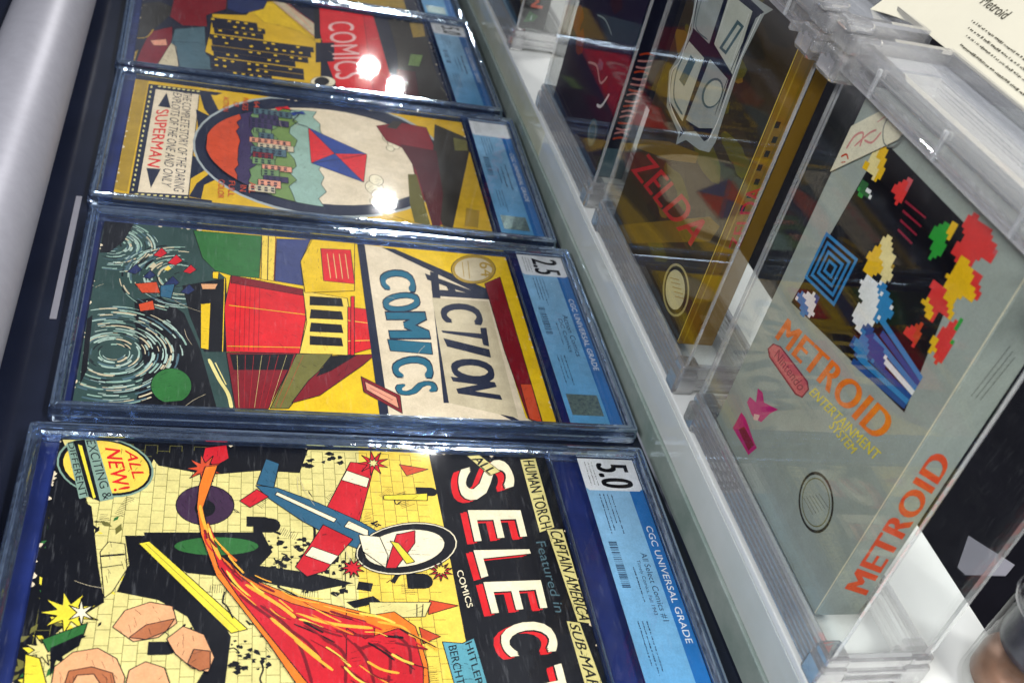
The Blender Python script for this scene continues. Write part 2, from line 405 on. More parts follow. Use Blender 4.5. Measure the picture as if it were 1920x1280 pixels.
ART = {
'SELECT': [
 ('R','ink',(8, 17, 197.5, 291)),
 ('P','straw',[(8.6,18.1),(7.5,36.8),(27,63.8),(20,65.5),(29.1,99.3),(24.1,138.4),(9.1,148),(6.9,186.4),(163.6,173.7),(159.4,22.7),(143.8,21.1),(116.2,42.8),(52.2,35.6)]),
 ('P','yolk',[(7.5,177.1),(7.7,218.4),(64.1,220.3),(124.3,221.5),(164.9,222.3),(164.1,192.9),(129.1,193.6),(128.9,168.7)]),
 ('BRICK','olive',(10, 22, 197, 212),8.5),
 ('P','ink',[(17,63.1),(6,115.7),(9.1,148),(27.1,142.9),(26.5,121.4),(30.9,94),(25.2,68)]),
 ('P','ink',[(31.9,7.2),(11.9,14.4),(49.6,31.3),(55,37.8),(91.9,44.8),(113.9,49.9),(119.7,43.2),(116.2,32),(123,22.4)]),
 ('P','ink',[(73.6,55.4),(73.4,65.3),(83.7,77.9),(99.1,86.6),(111.5,96.8),(133.5,108),(160.6,105.8),(160.3,92.3),(146.4,99),(122.3,87.7),(112.7,73.9),(107.9,54.8),(91.7,59)]),
 ('P','ink',[(71.4,64.1),(70,122.5),(83,127.6),(91.7,121.4),(96,147.2),(102.4,168),(107.7,146.8),(100.2,114.3),(96.6,86.4),(83.9,68)]),
 ('P','purple',[(51.9,108),(55,107.6),(57.9,106.6),(60.5,104.9),(62.7,102.6),(64.4,99.9),(65.4,96.9),(65.9,93.7),(65.6,90.4),(64.7,87.4),(63.2,84.6),(61.2,82.2),(58.7,80.3),(55.9,79.1),(52.9,78.6),(49.9,78.8),(46.9,79.7),(44.2,81.3),(41.9,83.5),(40.2,86.2),(39,89.3),(38.5,92.6),(38.7,96),(39.6,99.2),(41.2,102.1),(43.4,104.5),(45.9,106.4),(48.9,107.5)]),
 ('P','ink',[(54.4,98.5),(55.7,98.4),(56.9,98),(58,97.4),(58.9,96.7),(59.6,95.7),(60.1,94.6),(60.3,93.4),(60.2,92.3),(59.8,91.2),(59.1,90.2),(58.3,89.3),(57.2,88.6),(56,88.2),(54.7,88),(53.5,88.1),(52.2,88.4),(51.1,89),(50.2,89.8),(49.5,90.8),(49,91.9),(48.8,93),(48.9,94.2),(49.3,95.3),(50,96.4),(50.8,97.2),(51.9,97.9),(53.1,98.3)]),
 ('P','forest',[(79.3,120.9),(80.6,120.3),(82,118.8),(83.1,116.3),(84.1,112.9),(84.9,109),(85.4,104.6),(85.6,99.9),(85.6,95.3),(85.2,91),(84.5,87.1),(83.7,83.8),(82.6,81.3),(81.3,79.7),(80,79.1),(78.7,79.6),(77.4,81),(76.2,83.4),(75.2,86.6),(74.4,90.5),(73.8,94.9),(73.6,99.6),(73.6,104.3),(74,108.8),(74.6,112.8),(75.5,116.2),(76.7,118.8),(77.9,120.3)]),
 ('P','straw',[(77.7,48.1),(78.9,55.9),(94.3,58.3),(107.9,52.9),(111.5,49.6),(84.3,44.9)]),
 ('L','ink',1.2,[(86.8,45.2),(86.1,50.8),(85.4,56.5)]),
 ('L','ink',1,[(93.8,45.9),(91.8,56.1)]),
 ('P','lemon',[(78.5,62.2),(77.1,67.3),(129.6,115.6),(131.8,108)]),
 ('L','olive',0.5,[(78.7,65.7),(130.7,111.8)]),
 ('P','ink',[(80.1,128.2),(81.4,126.6),(81.8,125),(80.2,124.8),(79,125.3),(78.4,127)]),
 ('P','ink',[(79.8,127.6),(80.3,126.9),(80.6,126.2),(79.8,125.5),(79.4,126.2),(79,127.1)]),
 ('P','ink',[(73.6,131.3),(74,131.1),(74.3,130.1),(73.6,129.9),(72.8,130.4),(72.9,130.9)]),
 ('P','ink',[(76.1,133.9),(77.6,132.7),(77.2,131.5),(76.2,130.6),(74.9,130.6),(75.3,132.7)]),
 ('P','ink',[(76.8,133.5),(78.2,132.5),(78.9,129.9),(76.9,129.6),(75.9,130.3),(76.2,132.2)]),
 ('P','ink',[(75.9,126.5),(76.2,126.5),(76.4,125.5),(75.9,125.1),(75.2,125.8),(75.6,126.3)]),
 ('P','ink',[(79.7,135.5),(80.7,134.4),(80.4,133.2),(79.8,132.6),(79.2,133.6),(78.9,134.8)]),
 ('P','ink',[(87.6,133.1),(88.3,133.1),(88.1,132.3),(87.6,131.9),(87.2,132.5),(87.2,133.1)]),
 ('P','ink',[(89.5,137.4),(90.2,137.1),(89.8,136.7),(89.5,136.2),(89,136.6),(89.2,137.2)]),
 ('P','ink',[(85.6,135.4),(86.5,135.1),(86,134.4),(85.6,134.1),(84.8,134),(85,135)]),
 ('P','ink',[(87.5,137),(89.1,135),(88.5,133.3),(87.5,132.3),(86.9,132.9),(85.6,134.9)]),
 ('P','ink',[(85.9,138.4),(86.6,137.8),(87.1,137.2),(85.9,136.1),(85.3,136.8),(85.1,138.1)]),
 ('P','ink',[(91.6,134.7),(92.5,134.4),(93,133.6),(91.6,133.3),(90.6,132.9),(90.6,134.7)]),
 ('P','ink',[(89.3,132.7),(90.9,131.7),(90,129.4),(89.4,128.2),(88,129.5),(88.2,131.1)]),
 ('P','ink',[(74.6,144.3),(75.2,142.9),(75.3,140.7),(74.7,139.6),(73.5,141.5),(73.8,142.5)]),
 ('P','ink',[(79.1,142),(79.9,140.8),(80.7,139.1),(79.1,138),(78.3,139.9),(78.3,141.1)]),
 ('P','ink',[(77,147.1),(78.5,146.2),(78.4,145.3),(77,144.8),(76,144.6),(75.9,146.3)]),
 ('P','ink',[(76.7,140.1),(77,140),(77.2,139.1),(76.7,138.9),(76.2,139.4),(76,140)]),
 ('P','ink',[(80.8,144.1),(82.2,143.2),(82.8,141.3),(80.9,139.5),(79.1,141.1),(80.2,142.7)]),
 ('P','ink',[(74.4,145.2),(76.1,144.9),(76.1,143.1),(74.5,142.4),(72.7,143.2),(72.9,144.8)]),
 ('P','ink',[(78.3,145.5),(79.2,144.4),(79,143.2),(78.3,142.8),(77.3,142.9),(77.2,144.5)]),
 ('P','ink',[(88.6,146.7),(89.9,146.2),(90.2,145),(88.6,145),(87,145.3),(88,146.8)]),
 ('P','ink',[(92.4,148.3),(93.4,147.7),(93.9,146.4),(92.4,144.6),(91.1,146.4),(91.7,148)]),
 ('P','ink',[(91.8,141.7),(92.1,141.3),(92.3,140.4),(91.8,139.3),(91.2,140.4),(91.5,141)]),
 ('P','ink',[(86.6,147.2),(87.5,147.4),(87.3,146.1),(86.6,145),(86.2,145.9),(85.8,147.2)]),
 ('P','ink',[(90.2,141.3),(91.3,140.6),(91,139.8),(90.2,139.4),(89.2,139.6),(89.2,140.7)]),
 ('P','ink',[(89.3,144.5),(89.8,144.2),(90.3,143.5),(89.3,142.8),(88.6,143.5),(88.5,144.6)]),
 ('P','ink',[(85.5,143.8),(86.6,142.8),(86.5,141.5),(85.5,140.3),(84.8,141.6),(83.2,144)]),
 ('P','ink',[(93.6,133),(94.3,132.2),(94.9,130.6),(93.6,131),(92.4,131.2),(92.5,132.4)]),
 ('P','ink',[(97.9,131.4),(99.5,129.6),(99,128.3),(97.9,127.8),(97.3,127.9),(96.8,129.9)]),
 ('P','ink',[(92.3,135),(93.3,134.1),(92.8,133),(92.3,131.9),(91.3,133.3),(91.3,134.2)]),
 ('P','ink',[(97.7,128.7),(98.8,128.6),(99.4,127.2),(97.7,125.9),(96.6,126.5),(96.4,128.2)]),
 ('P','ink',[(95.2,128.4),(96.7,128.4),(96.8,126.5),(95.2,125.3),(94.2,126.2),(94.2,128.4)]),
 ('P','ink',[(92.9,129.5),(94.7,129.5),(94,127.7),(93,125.3),(92,126.8),(91.8,129.4)]),
 ('P','ink',[(90.9,133.3),(91.9,132.7),(92.4,131.6),(90.9,130.5),(90.1,131.6),(89.8,133)]),
 ('P','ink',[(96,152.7),(96.7,152.6),(96.4,151.9),(96,151.7),(95.5,151.8),(95.3,152.7)]),
 ('P','ink',[(95.9,159.1),(97.1,159.2),(97.3,157.3),(95.9,157.3),(94.9,157.9),(94.7,158.7)]),
 ('P','ink',[(94.9,155.8),(96.6,156),(96.6,154.1),(94.9,152.7),(93.7,153.7),(94.2,156.1)]),
 ('P','ink',[(100.9,154.6),(101.7,152.8),(102.4,152.1),(100.9,150.4),(99.3,151.4),(99.7,153.7)]),
 ('P','ink',[(98.9,151.9),(99.9,150.8),(99.8,150.1),(98.9,149.5),(98.2,150),(98.5,150.8)]),
 ('P','ink',[(99.6,153.8),(100.5,153),(100.1,151.8),(99.6,151.6),(98.8,152),(98.9,152.6)]),
 ('P','ink',[(94.7,151.5),(95.3,151.3),(95.7,150.3),(94.7,150.1),(93.7,150.7),(93.7,151.8)]),
 ('P','ink',[(88.7,164.8),(89.8,164.6),(89.9,162.8),(88.7,162.3),(87.5,163.5),(87.9,164.6)]),
 ('P','ink',[(90.1,166.7),(91,166.9),(91.4,165.3),(90.1,165.5),(88.9,166),(89,166.6)]),
 ('P','ink',[(87.9,160.1),(88.7,159.8),(88.8,158.4),(88,158),(87,158.7),(87.2,160.1)]),
 ('P','ink',[(87.1,161.4),(89.2,160.9),(89.2,159.4),(87.2,157.4),(85.2,160),(85.3,161.7)]),
 ('P','ink',[(89.3,159.5),(90.2,159.4),(90.4,157.6),(89.3,156.6),(87.7,157.8),(88.3,159.3)]),
 ('P','ink',[(94,164),(94.4,163.4),(95,161.7),(94.1,160.6),(93.3,162.3),(93.1,162.9)]),
 ('P','ink',[(91.2,162.6),(92,162.3),(92.6,160.6),(91.2,160.9),(90.4,160.9),(90.7,162.1)]),
 ('P','ink',[(106.9,164.1),(107.6,163.7),(107.7,161.9),(106.9,159.9),(105.7,161.7),(105.4,163.3)]),
 ('P','ink',[(103.3,162.3),(104.4,160.9),(104,159.7),(103.3,159.2),(102.6,159.7),(101.7,161.1)]),
 ('P','ink',[(104.4,163.6),(105.1,163),(105.5,161.6),(104.4,161.8),(103.7,161.8),(103.4,163.1)]),
 ('P','ink',[(103.7,164.4),(104.5,163.5),(104.3,162.6),(103.7,161.6),(102.8,163),(103,163.7)]),
 ('P','ink',[(108.8,161.1),(110.7,159),(110.2,157.5),(108.8,155.6),(107.5,157.1),(107.9,158.9)]),
 ('P','ink',[(107.4,162.8),(108.9,162.8),(109.1,160.7),(107.4,160.5),(105.9,160.8),(106.1,162.5)]),
 ('P','ink',[(107.2,164.9),(108.7,164.6),(107.9,162.5),(107.2,161.3),(106.3,162.8),(106.3,164.5)]),
 ('P','ink',[(26.2,178.4),(27,178),(27.2,175.9),(26.4,173.7),(24.7,175.8),(24.3,177.6)]),
 ('P','ink',[(21.7,176.5),(23.2,174.9),(22.8,173.5),(21.9,173),(21,173.6),(19.8,175.2)]),
 ('P','ink',[(23.1,177.9),(24,177.2),(24.5,175.7),(23.2,175.9),(22.2,176),(21.8,177.4)]),
 ('P','ink',[(22.1,178.9),(23.1,177.8),(23,176.8),(22.2,175.7),(21.1,177.2),(21.3,178)]),
 ('P','ink',[(28.7,175),(31.1,172.6),(30.5,170.9),(28.9,168.9),(27.2,170.5),(27.7,172.5)]),
 ('P','ink',[(26.9,176.9),(28.6,176.9),(29.1,174.6),(27,174.3),(25,174.7),(25.2,176.6)]),
 ('P','ink',[(26.4,179.3),(28.4,179),(27.5,176.6),(26.6,175.3),(25.4,177),(25.4,178.9)]),
 ('P','ink',[(18.4,157.2),(19.5,157),(19.2,156.2),(18.5,155),(17.4,156),(16.9,157.6)]),
 ('P','ink',[(15.8,161.5),(17.2,160.3),(17.1,158.7),(15.9,158.5),(14.7,159.2),(14.3,160.3)]),
 ('P','ink',[(12.1,162.9),(12.9,161.7),(12.8,160),(12.2,160),(10.5,160),(11.5,161.9)]),
 ('P','ink',[(14.6,163.7),(16.3,162.8),(16.4,161.6),(14.8,159.9),(13,161.3),(13.7,162.9)]),
 ('P','ink',[(11.5,163),(13,160.9),(13.1,159.5),(11.8,157.2),(10,159.3),(9.9,160.6)]),
 ('P','ink',[(17.9,167.9),(19.5,166.9),(20.2,165.4),(18.1,163.6),(17,165.9),(16.2,167.1)]),
 ('P','ink',[(13.9,167.5),(15.1,166.8),(15.7,164.7),(14.1,164.7),(12.9,164.8),(12.7,166.2)]),
 ('P','ink',[(21.3,149.1),(23.4,148.3),(23.2,145.8),(21.4,146.3),(19.9,146.7),(19.9,147.8)]),
 ('P','ink',[(18.1,150.3),(18.7,149.4),(18.9,147.6),(18.2,147.5),(16.5,147.7),(16.4,149.6)]),
 ('P','ink',[(16.8,151.7),(17.4,150.5),(18,149.4),(17,148.2),(15.8,149.4),(15.7,150.8)]),
 ('P','ink',[(12.9,147.6),(13.4,147.3),(13.5,146.6),(12.9,146.5),(12.6,146.5),(12.4,147.6)]),
 ('P','ink',[(21.1,148.8),(22,147.9),(22.6,144.8),(21.4,143),(19.8,145),(18.9,147.1)]),
 ('P','ink',[(17.1,149),(18.1,148.6),(18.1,147.5),(17.2,146.4),(16.8,147.5),(16.4,148.9)]),
 ('P','ink',[(21.6,151.3),(23,149.7),(23.6,148.3),(21.8,146.6),(19.8,148.7),(20.8,150.4)]),
 ('P','ink',[(141,118.1),(142.4,117.1),(141.4,116.3),(140.9,115.1),(140.2,116.4),(139.7,117.7)]),
 ('P','ink',[(138.9,112.1),(139.9,111.4),(139.9,110.8),(138.9,110.5),(138.3,110.6),(138.1,112)]),
 ('P','ink',[(136,110.9),(136.4,110.3),(136.6,109.6),(135.9,108.9),(135.4,109.7),(135.4,110.3)]),
 ('P','ink',[(139.3,113.6),(140.4,113.3),(140.2,111.8),(139.3,111.5),(138.8,112),(138.3,113)]),
 ('P','ink',[(136,115.6),(136.9,114.7),(136.9,114.1),(136,113.7),(135.6,114.2),(135.6,114.7)]),
 ('P','ink',[(138.1,109.1),(138.3,108.9),(138.6,108.2),(138.1,108),(137.5,108.1),(137.5,109)]),
 ('P','ink',[(141.1,117.5),(142.1,117),(141.6,116.1),(141.1,115.6),(140.6,116.1),(139.7,117.8)]),
 ('P','ink',[(145.3,116.3),(146.1,115.4),(145.9,114.1),(145.3,113.3),(144.6,114.2),(144.2,115.6)]),
 ('P','ink',[(143.4,116.9),(143.9,116.4),(144.2,115.5),(143.4,114.8),(142.9,115),(142.4,116.4)]),
 ('P','ink',[(144.2,117.3),(145.8,117.3),(145.5,115.2),(144.1,114.9),(142.7,115.9),(143.5,117.5)]),
 ('P','ink',[(146.9,119),(147.8,119.5),(148.1,117.8),(146.9,117.8),(145.8,117.9),(145.8,119.4)]),
 ('P','ink',[(143.3,115.7),(143.7,115.3),(143.6,114.5),(143.3,114.3),(143.1,114.7),(142.9,115.3)]),
 ('P','ink',[(144,113.3),(144.9,113.1),(144.6,111.6),(143.9,110.7),(143.4,111.6),(143.5,112.8)]),
 ('P','ink',[(142.6,121.3),(144.1,121.7),(143.4,119.8),(142.5,118.4),(140.6,118.9),(141.2,120.7)]),
 ('P','ink',[(150.9,115.8),(151.9,116.1),(151.3,114.4),(150.8,114.5),(150.3,114.9),(150.1,116.1)]),
 ('P','ink',[(152.6,112.6),(153.3,112.9),(154.3,111),(152.6,108.9),(151.8,110.6),(151.3,112.2)]),
 ('P','ink',[(149.8,113.4),(150.5,112.1),(151.1,110.7),(149.7,110.2),(148.3,110.3),(148.6,111.7)]),
 ('P','ink',[(150.7,116.2),(151.2,115.5),(152.1,113.8),(150.6,112.5),(149.6,113.5),(149.4,115.8)]),
 ('P','ink',[(150.9,113.1),(152.1,112.5),(151.9,111),(150.8,109.6),(150,110.6),(149.8,112)]),
 ('P','ink',[(149.3,111.3),(150,110),(150.3,107.6),(149.2,106.6),(147.7,108),(147.8,109.7)]),
 ('P','ink',[(148,112.5),(149.1,111.3),(148.8,109.1),(147.9,108.5),(146.7,109.2),(147,110.9)]),
 ('P','ink',[(149.2,126.8),(149.8,126.6),(150.3,125.2),(149.1,123.7),(147.4,125.2),(148.1,126.1)]),
 ('P','ink',[(147.4,123.7),(148.7,122.8),(148,121.9),(147.3,121.1),(146.4,121.9),(145.9,122.8)]),
 ('P','ink',[(151.2,121.1),(151.7,121.2),(151.9,120.2),(151.2,119.4),(150.9,120.4),(150.6,121)]),
 ('P','ink',[(145.7,124.7),(146.8,123),(146.6,122),(145.6,121.7),(145.1,121.4),(145.1,123)]),
 ('P','ink',[(144.8,126.4),(145.3,126.3),(145.6,125.2),(144.8,124),(143.8,125.2),(144.4,126.2)]),
 ('P','ink',[(150.4,125.2),(151.1,125),(151.1,124.1),(150.3,123.8),(150,124.3),(149.9,124.8)]),
 ('P','ink',[(146.2,119.9),(146.7,119.1),(146.5,118.4),(146.2,118.2),(145.9,118.6),(145.8,119.2)]),
 ('P','ink',[(162.1,157.1),(162.9,156.2),(163.3,155.2),(162,153.6),(161.1,155.1),(161.4,156.4)]),
 ('P','ink',[(160.1,156.8),(160.8,156),(160.5,155.4),(160.1,154.6),(159.8,155.4),(159.3,156.4)]),
 ('P','ink',[(159.9,156.1),(160.2,155.9),(160.5,155.3),(159.9,155.2),(159.5,155.5),(159.5,156.1)]),
 ('P','ink',[(160.4,161),(161.3,161.1),(160.9,159),(160.3,158.5),(159.8,159.1),(159.3,160.8)]),
 ('P','ink',[(158.2,157.5),(159,156.7),(159.5,155.5),(158.1,153.9),(157.1,155),(157,157)]),
 ('P','ink',[(162.9,161.2),(163.6,160.8),(163.5,159.6),(162.9,158.6),(162.1,160.3),(161.8,161.4)]),
 ('P','ink',[(158.9,160.3),(159.4,159.8),(159.6,158.9),(158.8,157.7),(157.8,159),(157.6,160.2)]),
 ('L','ink',0.9,[(107.8,104.5),(113.9,103.7),(116.4,105.7),(123.6,108.8)]),
 ('L','ink',0.9,[(146.8,121.4),(151.3,122.8),(156.7,121.4),(161.1,123.3)]),
 ('L','ink',1,[(82.4,165),(107.6,163.4)]),
 ('L','ink',1,[(82.3,170.4),(98.5,168.2)]),
 ('L','ink',1.4,[(58.7,146.4),(65.9,149.4),(79.9,148.9)]),
 ('P','crimson',[(54.6,155.6),(64.3,173.1),(24,184.1),(18.3,180.6),(17.5,171.7)]),
 ('P','cream',[(31.5,165.8),(36.7,179.7),(29.7,181.7),(24.2,169.2)]),
 ('P','steel',[(37.6,119),(38.7,130.1),(48.9,152.1),(61.8,174.6),(74.1,190.5),(82.8,196.9),(86.4,197),(87.9,193.7),(86,183.1),(77.1,165.1),(62.4,143.6),(46.3,125.4)]),
 ('P','crimson',[(64.3,154.2),(73.9,169.4),(94.9,154),(98.5,144.6),(92.5,138.9)]),
 ('P','cream',[(79.2,147.8),(85.2,161.2),(90.8,156.9),(85,143.9)]),
 ('P','steel',[(36.8,119.5),(39,128.7),(20.9,131.8),(17.5,124.5)]),
 ('P','crimson',[(40.4,119.6),(45.5,125.9),(53.5,116.1),(49,110.7)]),
 ('P','lemon',[(74.1,190.5),(82.8,196.9),(86.4,197),(87.9,193.7),(86,183.1),(78.4,184.3)]),
 ('P','cream',[(61.2,168),(67.5,178.1),(72,177.7),(65.4,165.3)]),
 ('P','cream',[(41.9,130.5),(60.1,161.6),(62.6,160),(44,129.2)]),
 ('P','ink',[(87.2,196.5),(88,197.8),(72.7,209.1),(71.4,207)]),
 ('P','ink',[(85.5,197.5),(86.3,198.8),(102.7,189.2),(101.4,187)]),
 ('P','crimson',[(10.6,91.6),(6.7,103.2),(17.9,104.6),(23.7,98.1),(21,90.3)]),
 ('P','lemon',[(42.3,188.7),(39.8,213.9),(45.3,213.2),(45.4,188.4)]),
 ('P','cream',[(74.3,226.4),(78.3,225.5),(82.4,223.3),(86.2,219.8),(89.7,215.2),(92.6,209.9),(94.9,204),(96.4,197.8),(97.1,191.8),(96.9,186),(95.9,180.9),(94.1,176.5),(91.6,173.2),(88.5,171.1),(84.9,170.3),(81.1,170.8),(77.2,172.6),(73.3,175.8),(69.7,180.1),(66.6,185.3),(64.1,191.2),(62.3,197.6),(61.5,204),(61.6,210.1),(62.6,215.6),(64.5,220.2),(67.2,223.7),(70.5,225.7)]),
 ('P','ink',[(74.5,225.4),(78.3,224.6),(82.1,222.4),(85.8,219.1),(89.1,214.7),(91.8,209.5),(94,203.8),(95.5,197.8),(96.1,192),(96,186.4),(95,181.4),(93.4,177.2),(91,174),(88.1,171.9),(84.8,171.1),(81.1,171.7),(77.4,173.5),(73.8,176.5),(70.4,180.7),(67.4,185.7),(65,191.5),(63.3,197.6),(62.5,203.8),(62.6,209.7),(63.5,215),(65.3,219.5),(67.8,222.8),(71,224.8)]),
 ('P','cream',[(75.5,219.2),(78.4,218.5),(81.3,216.8),(84.1,214.1),(86.7,210.5),(88.9,206.3),(90.7,201.6),(91.8,196.7),(92.4,191.9),(92.4,187.3),(91.7,183.2),(90.4,179.7),(88.7,177.1),(86.4,175.4),(83.9,174.8),(81.1,175.2),(78.2,176.7),(75.4,179.2),(72.8,182.6),(70.5,186.8),(68.6,191.5),(67.3,196.5),(66.6,201.5),(66.6,206.3),(67.3,210.7),(68.6,214.3),(70.4,217),(72.8,218.6)]),
 ('P','crimson',[(93,185.3),(70.6,193),(67.4,203.6),(76.1,202.6),(93,190.8)]),
 ('P','lemon',[(74.9,189.2),(76.3,193.6),(88.7,201.2),(90.2,196.6)]),
 ('P','cream',[(71,172.7),(72.2,183.8),(84.8,187.2),(93,185.3),(82.2,174.1)]),
 ('P','crimson',[(17.7,188.4),(20.8,193),(20.2,187.4),(26.1,188.6),(21.7,185.1),(27.5,182.5),(21.3,182.7),(24.5,177.5),(19.4,181.3),(18.3,175.8),(16.7,181.5),(11.8,178.4),(14.5,183.3),(8.1,184),(13.9,185.8),(8.9,190.1),(15.1,187.8),(14,193.7)]),
 ('P','straw',[(17.8,186.5),(19.4,187.9),(19.2,185.7),(21.6,185.3),(19.6,184.3),(21,182.3),(18.7,183.2),(18,181.2),(17.1,183.3),(14.9,182.8),(16.1,184.6),(13.9,185.9),(16.3,186),(15.9,188.2)]),
 ('P','crimson',[(93.2,170.6),(95.3,173.9),(94.9,169.9),(98.7,170.8),(95.8,168.2),(99.5,166.4),(95.5,166.5),(97.3,162.8),(94.1,165.4),(93.3,161.5),(92.3,165.5),(89.1,163.3),(90.9,166.8),(86.8,167.2),(90.5,168.6),(87.5,171.6),(91.4,170.1),(90.9,174.2)]),
 ('P','crimson',[(94.8,217.4),(96.7,220.7),(96.4,216.6),(100,217.8),(97.4,215.1),(101.3,213.7),(97.4,213.3),(100.1,209.9),(96.4,212.1),(96.9,207.9),(94.8,211.7),(92.8,208.4),(93.2,212.5),(89.5,211.2),(92.2,214),(88.2,215.4),(92.2,215.8),(89.4,219.3),(93.1,217),(92.7,221.3)]),
 ('P','yolk',[(94.1,216.7),(95.4,218.7),(95.2,216.1),(97.6,216.8),(96,215),(98.4,214.1),(96,213.8),(97.6,211.5),(95.3,212.8),(95.5,210.2),(94.1,212.6),(92.8,210.5),(92.9,213.1),(90.6,212.4),(92.2,214.2),(89.7,215.2),(92.2,215.5),(90.5,217.8),(92.9,216.4),(92.7,219.1)]),
 ('P','rust',[(26.2,95.4),(29.7,101),(29,94.6),(35.7,96.8),(30.6,92.5),(37.2,90.4),(30.2,89.9),(33.8,84.5),(28,88.1),(26.8,81.9),(25.1,88),(19.6,83.9),(22.7,89.6),(15.4,89.5),(22.1,92.1),(16.4,96.2),(23.5,94.5),(22.1,100.8)]),
 ('P','rust',[(17.9,199.9),(20.9,216.8),(26.7,203.3)]),
 ('P','rust',[(112.8,206.2),(116.3,221.1),(121.7,204.6)]),
 ('P','ink',[(114,163.5),(110.2,177.4),(114,181.3),(117.8,167.4)]),
 ('P','straw',[(114,175),(114.1,207.1),(123,202.8),(124,175.2)]),
 ('L','ink',1,[(115.3,199.4),(122.9,198.5)]),
 ('L','ink',1,[(115.3,202.6),(122.9,201.2)]),
 ('P','rust',[(129.1,198.9),(134.8,209.3),(138.9,199.9)]),
 ('P','ink',[(101.1,170.6),(102.4,178),(107.6,176.5),(106.3,169.2)]),
 ('P','orange',[(25.6,92.2),(24.2,98.7),(39.9,95.4),(54.6,92.2),(72.7,95.5),(86,102),(98.9,114.3),(110.2,136.5),(122.2,177.1),(163.6,173.7),(162.6,139.1),(137.8,125.2),(116.4,111.6),(99,100.3),(72.8,91.9),(54.7,89.1),(40.1,89.5)]),
 ('P','orange',[(122.8,173.3),(120.4,187.1),(129.1,196.8),(138.9,198.8),(150.7,200.5),(164.3,199.9),(163.2,160.5),(119.6,163.1)]),
 ('P','crimson',[(72.7,95.5),(91.2,104.1),(105.2,118.4),(115.2,136.4),(128.9,176.5),(163.6,173.7),(162.8,144.8),(139,129.1),(113.9,112.5),(93.9,101.2)]),
 ('P','crimson',[(136.1,171.2),(130.3,188.2),(136.4,196),(152.9,198.2),(164.2,196.9),(163.2,160.5),(130,162.5)]),
 ('L','maroon',1.6,[(110.2,111.5),(123.7,126.3),(138.1,143.7),(151.9,151)]),
 ('L','maroon',1.6,[(116.4,129.4),(127.5,146.1),(133.7,165.9),(135,176)]),
 ('L','maroon',1.6,[(116.4,121.4),(128.6,134.1),(142.6,140.7),(160.6,144.9)]),
 ('L','maroon',1.6,[(135.8,150.7),(144.1,160.3),(161,160.2)]),
 ('L','maroon',1.6,[(138.4,165.6),(147.8,171),(161.4,173.9)]),
 ('L','flame',1.8,[(104,114.4),(116.4,130.4),(123.8,138.2)]),
 ('L','flame',1.8,[(121.4,138.3),(127.5,156.1),(130.1,175.4)]),
 ('L','flame',1.8,[(123.7,126.3),(135.7,137.9),(147.4,149.3)]),
 ('L','flame',1.8,[(53.2,90.6),(67.2,93.7),(88.6,102)]),
 ('L','maroon',1.6,[(141.9,167.8),(139.7,177.1),(146.9,182.5),(161.5,180.2)]),
 ('L','maroon',1.6,[(133.9,185.8),(141.2,192.3),(156.2,191.7)]),
 ('L','flame',1.4,[(126.5,178.2),(129.1,189.4),(134,194.1)]),
 ('L','flame',0.772158,[(113,130.3),(116.5,133.8),(120.1,137.1)]),
 ('L','orange',0.816922,[(121.8,145.8),(128.2,155.6),(133.8,165.7)]),
 ('L','flame',0.545668,[(118.2,125.9),(121.8,129.4),(124.3,133.5)]),
 ('L','flame',1.41085,[(133.9,193),(137.6,200.6),(143,206.7)]),
 ('L','yolk',0.836197,[(95.6,105),(102.5,108.8),(110.6,115.7)]),
 ('L','maroon',1.33039,[(69.6,93.5),(72.5,94.3),(75.5,94.8)]),
 ('L','flame',0.533356,[(96.6,106.2),(104.3,110.8),(111.4,116.9)]),
 ('L','ink',1.40942,[(134.7,181.1),(135.3,185.7),(135.8,190.3)]),
 ('L','yolk',1.10259,[(124.6,139.7),(126.3,145.9),(129.2,151.6)]),
 ('L','flame',0.696994,[(116.3,144.4),(121.6,152.2),(126.5,160.2)]),
 ('L','flame',0.533469,[(150.9,167.5),(156.7,174.1),(161.4,181.1)]),
 ('L','maroon',1.33023,[(138.6,185.6),(140.8,193.5),(142.7,201.6)]),
 ('L','ink',0.802125,[(127.4,137.3),(132.4,147.1),(138.1,156.5)]),
 ('L','ink',0.761583,[(93.7,102.4),(99.9,105.9),(107.3,111.2)]),
 ('L','orange',0.713376,[(91.9,106.6),(95.8,109.6),(99.2,112.6)]),
 ('L','maroon',1.18039,[(71.2,95.4),(76.3,96.8),(81.1,100)]),
 ('L','maroon',0.960865,[(133.1,160.5),(138.7,165),(142.3,170.5)]),
 ('L','maroon',0.432312,[(114.3,142.2),(118.4,148.1),(121,154.7)]),
 ('L','yolk',0.413062,[(132.3,171.2),(132.7,177.6),(135,182.3)]),
 ('L','maroon',0.713511,[(91,106.6),(96.6,109.9),(102,114)]),
 ('L','flame',0.472157,[(102.8,107.1),(110.3,113.6),(116.6,119.5)]),
 ('L','yolk',1.12951,[(140.5,152.1),(145.6,158),(151.7,163.3)]),
 ('L','maroon',0.981721,[(128.1,141.9),(132.6,148),(138.4,153.4)]),
 ('L','flame',0.623184,[(116.8,151.8),(120.1,161.9),(123.4,172.1)]),
 ('L','ink',1.44108,[(126.1,141.9),(129.3,146.6),(132.3,151.3)]),
 ('L','ink',0.739637,[(130.4,188.9),(136.1,197.6),(141.8,206.2)]),
 ('L','maroon',0.470751,[(136.4,144.9),(142.7,154),(150.1,162.5)]),
 ('L','orange',1.20025,[(81,102.3),(85.5,106),(89.7,109.9)]),
 ('L','orange',1.03049,[(66.3,94.8),(71,96.1),(75.7,97.3)]),
 ('L','maroon',0.847344,[(96.5,107.4),(99.2,110),(102.3,113)]),
 ('L','maroon',1.08706,[(90.3,103.8),(93.7,106.3),(97.1,108.9)]),
